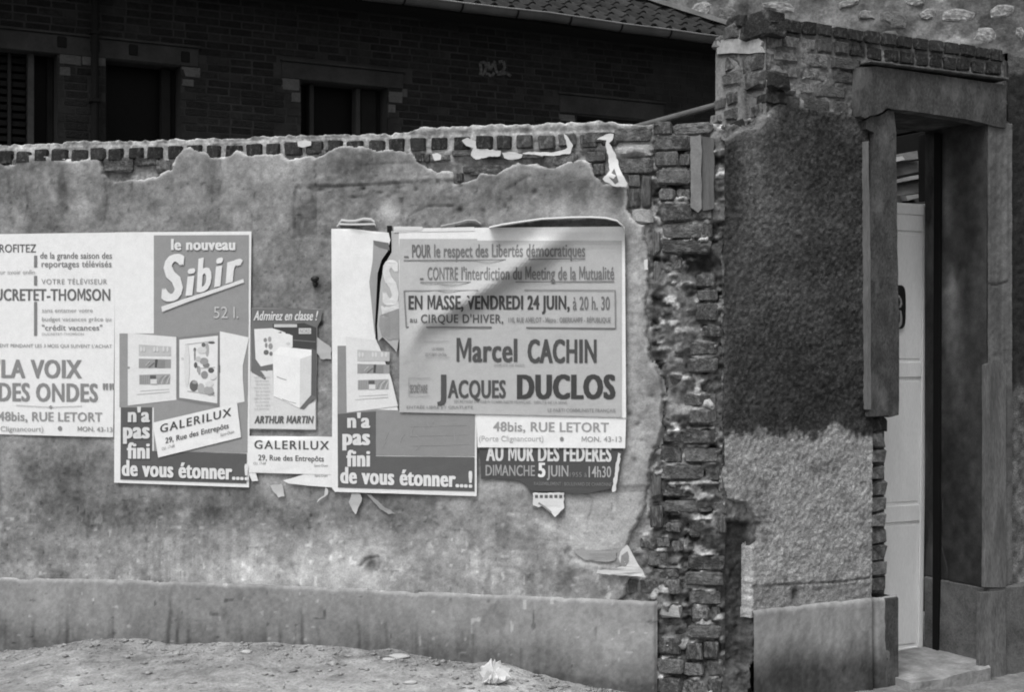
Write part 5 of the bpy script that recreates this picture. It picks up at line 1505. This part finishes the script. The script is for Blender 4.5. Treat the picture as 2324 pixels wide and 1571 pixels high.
# bricks: the 300 that show largest one by one, the others in one joined part
ry = random.Random(21)
cand = []
CB = 0.0765
for r in range(30):
    zc = Z_EAVE - 0.06 - r * CB
    if zc < 3.45: break
    s_ = bs(-60) - (0.11 if r % 2 else 0)
    while s_ < 0.2:
        L = 0.215 if ry.random() < 0.75 else 0.105
        zq, sq = zc, s_ + L / 2
        bad = any(a_ - 0.0 < sq < b_ + 0.0 and zq < zt_ + 0.02 for a_, b_, zt_ in wins) or any(a_ - 0.03 < sq < b_ + 0.03 and z0 - 0.02 < zq < z1 + 0.02 for a_, b_, z0, z1 in LZ)
        Lb, sb_ = L, s_
        for a_, b_, zt_ in wins:
            if zq < zt_ + 0.02:
                if s_ < a_ < s_ + L: Lb = a_ - s_; bad = False
                elif s_ < b_ < s_ + L: Lb = s_ + L - b_; sb_ = b_; bad = False
        sq = sb_ + Lb / 2
        if any(a_ - 0.03 < sq < b_ + 0.03 and z0 - 0.02 < zq < z1 + 0.02 for a_, b_, z0, z1 in LZ): bad = True
        if not bad and Lb > 0.03:
            u_, v_ = B.uv(sq, zq); 
            if -20 < float(u_) < 1660 and float(v_) > -15:
                vis = float(v_) < 322 - 0.03 * float(u_)
                cand.append((0 if vis else 1, -Lb / float(B.W(sq, zq)[1]), sq, zq, Lb))
        s_ += L + 0.016
cand.sort()
hdrs = {}
rest_v, rest_f = [], []
for i, (_, _, sq, zq, L) in enumerate(cand):
    d_ = ry.uniform(-0.004, 0.004)
    if i < 290:
        brick(B, bb, sq, zq, d_, L, CB - 0.015, 0.06, m_ybrick, ry, kind='neat', tilt=0.01)
    else:
        v_, f_ = box_vf(B, sq - L / 2, sq + L / 2, zq - CB / 2 + .006, zq + CB / 2 - .006, -0.03, d_)
        n0 = len(rest_v) * 8
        rest_v.append(v_); rest_f += [tuple(j + n0 for j in f) for f in f_[1:5] + f_[5:]]
if rest_v:
    build("brickwork", np.concatenate(rest_v), rest_f, mat("yard_brick_far", tone=33, var=0.5, scale=5, fine=30, bump=0.6, bscale=40), bb, kind='stuff')
# pale quoin blocks at the openings
for (u0, v0, u1, v1) in [(136, 116, 185, 148), (187, 124, 207, 148), (222, 124, 240, 150), (136, 150, 160, 172), (413, 150, 455, 176), (413, 178, 440, 196), (640, 176, 680, 206), (662, 208, 682, 232), (882, 206, 914, 234), (882, 236, 898, 256), (1270, 258, 1306, 276), (913, 200, 925, 220)]:
    px_brick(B, bb, u0, v0, u1, v1, m_ystone, 0.004, 0.08, kind='neat', name="quoin_block", tilt=0.005, rnd=ry)
# chalk scrawl high on the bricks
ck = []
sc_ = [[(1090, 142), (1092, 160), (1090, 170)], [(1090, 142), (1100, 140), (1104, 150), (1100, 164), (1094, 170)], [(1108, 140), (1112, 158), (1120, 144), (1124, 138)], [(1122, 142), (1126, 160), (1132, 168)],
       [(1132, 140), (1142, 138), (1146, 150), (1142, 160), (1134, 164)], [(1140, 160), (1160, 172)], [(1128, 168), (1150, 166)], [(1104, 166), (1116, 172), (1122, 164)]]
cv, cf = [], []
for ln in sc_:
    for (x0, y0), (x1, y1) in zip(ln[:-1], ln[1:]):
        L = math.hypot(x1 - x0, y1 - y0); nx_, ny_ = -(y1 - y0) / L * 3.2, (x1 - x0) / L * 3.2
        q = [(x0 + nx_, y0 + ny_), (x1 + nx_, y1 + ny_), (x1 - nx_, y1 - ny_), (x0 - nx_, y0 - ny_)]
        n0 = len(cv)
        cv += [B.px(a_, b_, 0.009) for a_, b_ in q]; cf.append((n0 + 3, n0 + 2, n0 + 1, n0))
build("chalk_marks", cv, cf, mat("chalk", tone=66, var=0.7, scale=30, fine=90, finevar=0.5, bump=0.3), bb)
# downpipe
s_ = bs(212, 160)
dp = tube("downpipe", B.W(s_, 0.0, 0.07), B.W(s_, Z_EAVE - 0.1, 0.07), 0.035, m_black, bb, n=12)
for zz_ in (4.1, 4.75): bevbox("pipe_bracket", B, s_ - 0.05, s_ + 0.05, zz_, zz_ + 0.03, 0.0, 0.115, m_black, dp, bev=0.003)
# eaves, gutter
S0B, S1B = -12.0, 0.35
bevbox("soffit", B, S0B, S1B, Z_EAVE + 0.0, Z_EAVE + 0.03, -0.35, 0.40, m_black, bb)
def sweep_profile(name, prof, s0, s1, material, parent, step=0.5, sag=0.0, **k):
    n_ = int((s1 - s0) / step) + 1
    ss = np.linspace(s0, s1, n_)
    vs = []
    for s_ in ss:
        z_off = sag * math.sin(s_ * 1.7) + sag * 0.6 * math.sin(s_ * 4.1)
        for (d_, z_) in prof: vs.append(B.W(s_, z_ + z_off, d_))
    m_ = len(prof)
    fs = []
    for i in range(n_ - 1):
        for j in range(m_ - 1):
            fs.append((i * m_ + j, i * m_ + j + 1, (i + 1) * m_ + j + 1, (i + 1) * m_ + j))
    return build(name, vs, fs, material, parent, smooth=True, **k)
gz = Z_EAVE + 0.075
prof = [(0.48 + 0.075 * math.cos(t), gz + 0.075 * math.sin(t)) for t in np.linspace(0, -math.pi, 9)]
gut = sweep_profile("gutter", prof + [(p[0] * 1.0, p[1] + 0.004) for p in prof[::-1]], S0B, S1B, m_zinc, bb, sag=0.008)
bead = sweep_profile("gutter_bead", [(0.557 + 0.009 * math.cos(t), gz + 0.003 + 0.009 * math.sin(t)) for t in np.linspace(0, 2 * math.pi, 7)], S0B, S1B, mat("bright_zinc", tone=112, var=0.2, scale=4, fine=30, bump=0.1, rough=0.4, spec=0.6), gut, sag=0.008)
s_ = S0B + 0.3
while s_ < S1B:
    pr = [(0.48 + 0.082 * math.cos(t), gz + 0.082 * math.sin(t)) for t in np.linspace(0.1, -math.pi - 0.1, 9)]
    sweep_profile("gutter_bracket", pr, s_, s_ + 0.022, m_black, gut, step=0.021)
    s_ += 0.66
# roof slope and its tiles
PITCH = R(28)
def roof_pt(s_, t_, h_=0.0):
    """t along the slope from the eave"""
    d_ = 0.42 - t_ * math.cos(PITCH) + h_ * math.sin(PITCH) * 1.0
    z_ = Z_EAVE + 0.09 + t_ * math.sin(PITCH) + h_ * math.cos(PITCH)
    return B.W(s_, z_, d_)
RL = 6.5
vs = [roof_pt(S0B, 0, -0.03), roof_pt(S1B + 2.0, 0, -0.03), roof_pt(S1B + 2.0, RL, -0.03), roof_pt(S0B, RL, -0.03)]
vs += [v_ + np.array([0, 0, -0.05]) for v_ in vs]
build("roof_deck", vs, [(0, 1, 2, 3), (7, 6, 5, 4), (0, 4, 5, 1), (1, 5, 6, 2), (2, 6, 7, 3), (3, 7, 4, 0)], m_black, bb)
TW, TL = 0.205, 0.30
def tile_mesh():
    """interlocking tile: a roll and a pan, thick front lip"""
    xs = [0, 0.02, 0.05, 0.08, 0.10, 0.15, 0.205]
    hs = [0.012, 0.038, 0.050, 0.038, 0.012, 0.004, 0.012]
    v = []
    for (y, lift) in ((0.0, 0.022), (TL + 0.03, 0.0)):
        for x, h_ in zip(xs, hs): v.append((x, y, h_ + lift))
    for x, h_ in zip(xs, hs): v.append((x, 0.0, h_ + 0.022 - 0.024))
    n_ = len(xs)
    f = [(i, i + 1, i + 1 + n_, i + n_) for i in range(n_ - 1)] + [(i + 2 * n_, i + 1 + 2 * n_, i + 1, i) for i in range(n_ - 1)]
    me = bpy.data.meshes.new("roof_tile"); me.from_pydata(v, [], f); me.materials.append(m_tile); me.update()
    return me
tm = tile_mesh()
tiles = []
rt = random.Random(33)
for r in range(int(RL / TL)):
    s_ = S0B
    while s_ < S1B + 1.6:
        c = roof_pt(s_ + TW / 2, r * TL)
        u_ = UC + F * c[0] / c[1]; v_ = HZ - F * (c[2] - CAM_H) / c[1]
        # the tall rubble wall closes the roof on the right
        q_ = (c[0] - Q.o[0]) * Q.N[0] + (c[1] - Q.o[1]) * Q.N[1]
        if q_ > -0.25:
            tiles.append((0 if (v_ > -12 and -20 < u_ < 1680) else 1, c[1], s_, r))
        s_ += TW
tiles.sort()
tv, tf = [], []
base_v = np.array([tuple(v_.co) for v_ in tm.vertices]); base_f = [tuple(p.vertices) for p in tm.polygons]
for i, (o_, _, s_, r) in enumerate(tiles):
    c = roof_pt(s_, r * TL)
    if o_ == 0 and i < 300:
        o = bpy.data.objects.new("roof_tile", tm); COL.objects.link(o); o.parent = bb
        o.location = Vector(c - ORG[bb.name]); o.rotation_euler = (PITCH + rt.uniform(-.012, .012), rt.uniform(-.01, .01), B.ang + rt.uniform(-.01, .01))
        # local x along the eave, y up the slope
    elif r < 12:
        ca, sa = math.cos(B.ang), math.sin(B.ang); cp, sp = math.cos(PITCH), math.sin(PITCH)
        x, y, z = base_v[:, 0], base_v[:, 1] * cp - base_v[:, 2] * sp, base_v[:, 1] * sp + base_v[:, 2] * cp
        n0 = sum(len(q) for q in tv)
        tv.append(np.stack([x * ca - y * sa, x * sa + y * ca, z], -1) + c)
        tf += [tuple(j + n0 for j in f) for f in base_f]
if tv:
    build("roof_tiling", np.concatenate(tv), tf, mat("roof_tile_far", tone=46, var=0.4, scale=5, fine=50, bump=0.4), bb, kind='stuff')

# pale mortar fillet where the roof runs into the rubble wall
fv, ff = [], []
k_ = 0
for i in range(60):
    t_ = i * 0.11
    s_ = S1B + 0.1
    # find where the roof line at this height meets the rubble wall
    lo_, hi_ = -14.0, 6.0
    for _ in range(30):
        mid = (lo_ + hi_) / 2
        c = roof_pt(mid, t_)
        q_ = (c[0] - Q.o[0]) * Q.N[0] + (c[1] - Q.o[1]) * Q.N[1]
        if q_ > 0.0: lo_ = mid
        else: hi_ = mid
    # walking left the roof leaves the wall in front of it
    wv = 0.05 + 0.03 * float(vn(i * 0.9, 0.0, 260))
    c = roof_pt(mid, t_)
    up = np.array([0, 0, 1.0]); q_n = np.array([Q.N[0], Q.N[1], 0])
    fv += [c + up * (0.05) + q_n * (0.06 + wv), c + up * (0.08 + wv * 0.6) + q_n * 0.035, c + up * (0.10 + wv * 0.6) + q_n * -0.02]
    if i: 
        b0 = 3 * (i - 1)
        ff += [(b0, b0 + 1, b0 + 4, b0 + 3), (b0 + 1, b0 + 2, b0 + 5, b0 + 4)]
build("roof_fillet", fv, ff, mat("fillet_mortar", tone=84, var=0.3, scale=5, fine=40, bump=0.6, bscale=20), bb)

# ================================================================== RUBBLE WALL
rw = root("rubble_wall", "tall rubble stone wall of a neighbouring building, above the gate wall", "wall", tuple(Q.W(2, 0, 0)))
QB = [(1593, 22, 30, 18), (1766, 13, 46, 16), (1928, 5, 32, 11), (1964, 34, 26, 13), (2078, 5, 26, 10), (2108, 32, 24, 13), (2178, 34, 46, 17), (2276, 24, 34, 17), (2236, 80, 34, 20), (2316, 74, 14, 18)]
def q_tone(S, Z, U, V):
    return np.clip(90 + 20 * fbm(S * 1.5, Z * 1.5, 230) + 20 * fbm(S * 8, Z * 8, 231) + 44 * sstep(0.45, 0.75, fbm(S * 3.1, Z * 3.8, 236)) - 22 * sstep(0.55, 0.9, fbm(S * 2.2, Z * 2.2, 232)) - 10 * (U < 1700), 40, 160)
heightfield("wall_bed", Q, np.arange(-9, 12, 0.03), np.linspace(0, 1, 260), lambda s: 9.5 + 0 * s, lambda s: 0 * s, lambda S, Z, U, V: 0.010 * fbm(S * 3, Z * 3, 233) + 0.008 * fbm(S * 12, Z * 12, 234), q_tone,
            lambda S, Z, U, V: Z > 2.0, m_rubmort, rw, back=-0.5)
def stone_mesh(i):
    rr = random.Random(500 + i)
    n_ = rr.randint(8, 12)
    out = []
    for k in range(n_):
        a_ = 2 * math.pi * (k + rr.uniform(-.3, .3)) / n_
        c_, s2 = math.cos(a_), math.sin(a_)
        r_ = 0.5 / max(abs(c_), abs(s2)) ** 0.8 * rr.uniform(0.58, 1.05)
        out.append((c_ * r_ * 0.95, s2 * r_ * 0.95))
    v = [(x, 0.5, z) for x, z in out] + [(x * 0.97, -0.25 + rr.uniform(-.1, .1), z * 0.97) for x, z in out] + [(x * 0.72, -0.45 + rr.uniform(-.12, .12), z * 0.72) for x, z in out] + [(0, -0.5, 0)]
    f = []
    for k in range(n_):
        j = (k + 1) % n_
        f += [(k, j, j + n_, k + n_), (k + n_, j + n_, j + 2 * n_, k + 2 * n_), (k + 2 * n_, j + 2 * n_, 3 * n_)]
    me = bpy.data.meshes.new("rubble_stone"); me.from_pydata(v, [], f); me.update()
    return me
STM = [stone_mesh(i) for i in range(14)]
STM2 = []
for me in STM:
    m2 = me.copy(); me.materials.append(m_stone); m2.materials.append(m_stoned); STM2.append(m2)
rq = random.Random(61)
placed = []
def stone(s_, z_, ls, lz, pale):
    o = bpy.data.objects.new("rubble_stone", rq.choice(STM if pale else STM2)); COL.objects.link(o); o.parent = rw
    o.location = Vector(Q.W(s_, z_, -0.012) - ORG[rw.name]); o.rotation_euler = (0, rq.uniform(-0.25, 0.25), Q.ang)
    o.scale = (ls, 0.07, lz)
    placed.append((s_, z_, max(ls, lz)))
for (u, v, a_, b_) in QB:
    s_, z_ = at_px(Q, u, v); k_ = 16.5 / 3228
    stone(s_, z_, a_ * 2 * k_, b_ * 2 * k_ * 1.1, True)
z_ = 4.6
while z_ < 6.3:
    s_ = -6.0 + rq.uniform(0, .3)
    while s_ < 5.0:
        ls = rq.uniform(0.22, 0.55); lz = rq.uniform(0.16, 0.30)
        zz_ = z_ + rq.uniform(-.05, .05); sc2 = s_ + ls / 2
        if all((sc2 - a) ** 2 + ((zz_ - b) * 1.6) ** 2 > ((ls + c) * 0.46) ** 2 for a, b, c in placed) and rq.random() < 0.8:
            stone(sc2, zz_, ls, lz, rq.random() < 0.16)
        s_ += ls + rq.uniform(0.04, 0.12)
    z_ += 0.24

# ================================================================== LITTER AND LOOSE BITS
def ground_hit(u, v):
    rx = (u - UC) / F; rz = -(v - HZ) / F
    y = 4.0
    while y < 9:
        if CAM_H + rz * y <= float(ground_z(np.array(rx * y), np.array(y))): break
        y += 0.004
    return np.array([rx * y, y, float(ground_z(np.array(rx * y), np.array(y)))])
lt = ground_hit(1120, 1549)
bm = bmesh.new(); rl = random.Random(77)
lv, lf = [], []
npet = 13
lv.append(lt + np.array([0, 0, 0.045]))
for k in range(npet * 3):
    a_ = 2 * math.pi * k / (npet * 3)
    tip = (k % 3 == 1)
    r_ = (0.085 if tip else 0.058) * rl.uniform(0.75, 1.15)
    lv.append(lt + np.array([math.cos(a_) * r_ * 0.55, math.sin(a_) * r_ * 0.4, 0.045 + rl.uniform(-0.012, 0.028) + 0.02 * math.sin(a_)]))
for k in range(npet * 3):
    a_ = 2 * math.pi * k / (npet * 3)
    tip = (k % 3 == 1)
    r_ = (0.085 if tip else 0.064) * rl.uniform(0.8, 1.15)
    lv.append(lt + np.array([math.cos(a_) * r_, math.sin(a_) * r_ * 0.8, max(0.006, 0.045 + 0.036 * math.sin(a_) + rl.uniform(-0.02, 0.022))]))
for k in range(npet * 3):
    a_ = 2 * math.pi * k / (npet * 3)
    lv.append(lt + np.array([math.cos(a_) * 0.05, math.sin(a_) * 0.045, 0.001]))
n_ = npet * 3
for k in range(n_):
    j = (k + 1) % n_
    lf += [(0, 1 + k, 1 + j), (1 + k, 1 + n_ + k, 1 + j), (1 + j, 1 + n_ + k, 1 + n_ + j), (1 + n_ + k, 1 + 2 * n_ + k, 1 + n_ + j), (1 + n_ + j, 1 + 2 * n_ + k, 1 + 2 * n_ + j)]
lit = build("crumpled_paper", lv, lf, ink(196), None, org=tuple(lt))
tag(lit, "crumpled ball of white paper lying on the dusty ground", "litter")
# flat pale chips near the wall
for (u, v, w_, lab) in [(905, 1490, 0.05, "larger flat pale chip of plaster at the wall foot"), (560, 1458 + 22, 0.03, "small pale chip on the ground left of the flat pale chips"), (885, 1497, 0.035, "smaller flat pale chip just left of the larger one"), (932, 1549, 0.035, "pale grey chip on the open ground, nearest the bottom edge")]:
    c = ground_hit(u, v + 3)
    o = blob("plaster_chip", c + np.array([0, 0, 0.004]), (w_, w_ * 0.6, 0.010), None, ink(170), seed=int(u), amp=0.35)
    tag(o, lab, "debris", "plaster chips on the ground")
# grit along the foot of the wall
rp = random.Random(88)
pv, pf = [], []
oct_ = np.array([(1, 0, 0), (-1, 0, 0), (0, 1, 0), (0, -1, 0), (0, 0, 1), (0, 0, -1)], float)
of = [(0, 2, 4), (2, 1, 4), (1, 3, 4), (3, 0, 4), (2, 0, 5), (1, 2, 5), (3, 1, 5), (0, 3, 5)]
for i in range(5200):
    s_ = rp.uniform(-4.4, 0.6); d_ = 0.035 + (abs(rp.gauss(0, 0.16)) if rp.random() < 0.5 else rp.uniform(0, 1.3))
    p = M.W(s_, 0, d_)
    if s_ > 0 and ((p[0] - G.o[0]) * G.N[0] + (p[1] - G.o[1]) * G.N[1]) < 0.05: continue
    z_ = float(ground_z(np.array(p[0]), np.array(p[1])))
    r_ = min(0.022, 0.0022 * math.exp(rp.gauss(0.45, 0.68)))
    jj = np.array([[rp.uniform(.6, 1.3)] * 3 for _ in range(6)])
    v_ = oct_ * jj * np.array([r_ * rp.uniform(.8, 1.6), r_ * rp.uniform(.8, 1.4), r_ * 0.6]) + np.array([p[0], p[1], z_ + r_ * 0.2])
    n0 = len(pv) * 6
    pv.append(v_); pf += [tuple(j + n0 for j in f) for f in of]
build("grit", np.concatenate(pv), np.array(pf), m_pebble, None, kind='stuff', org=(0, 7, 0))
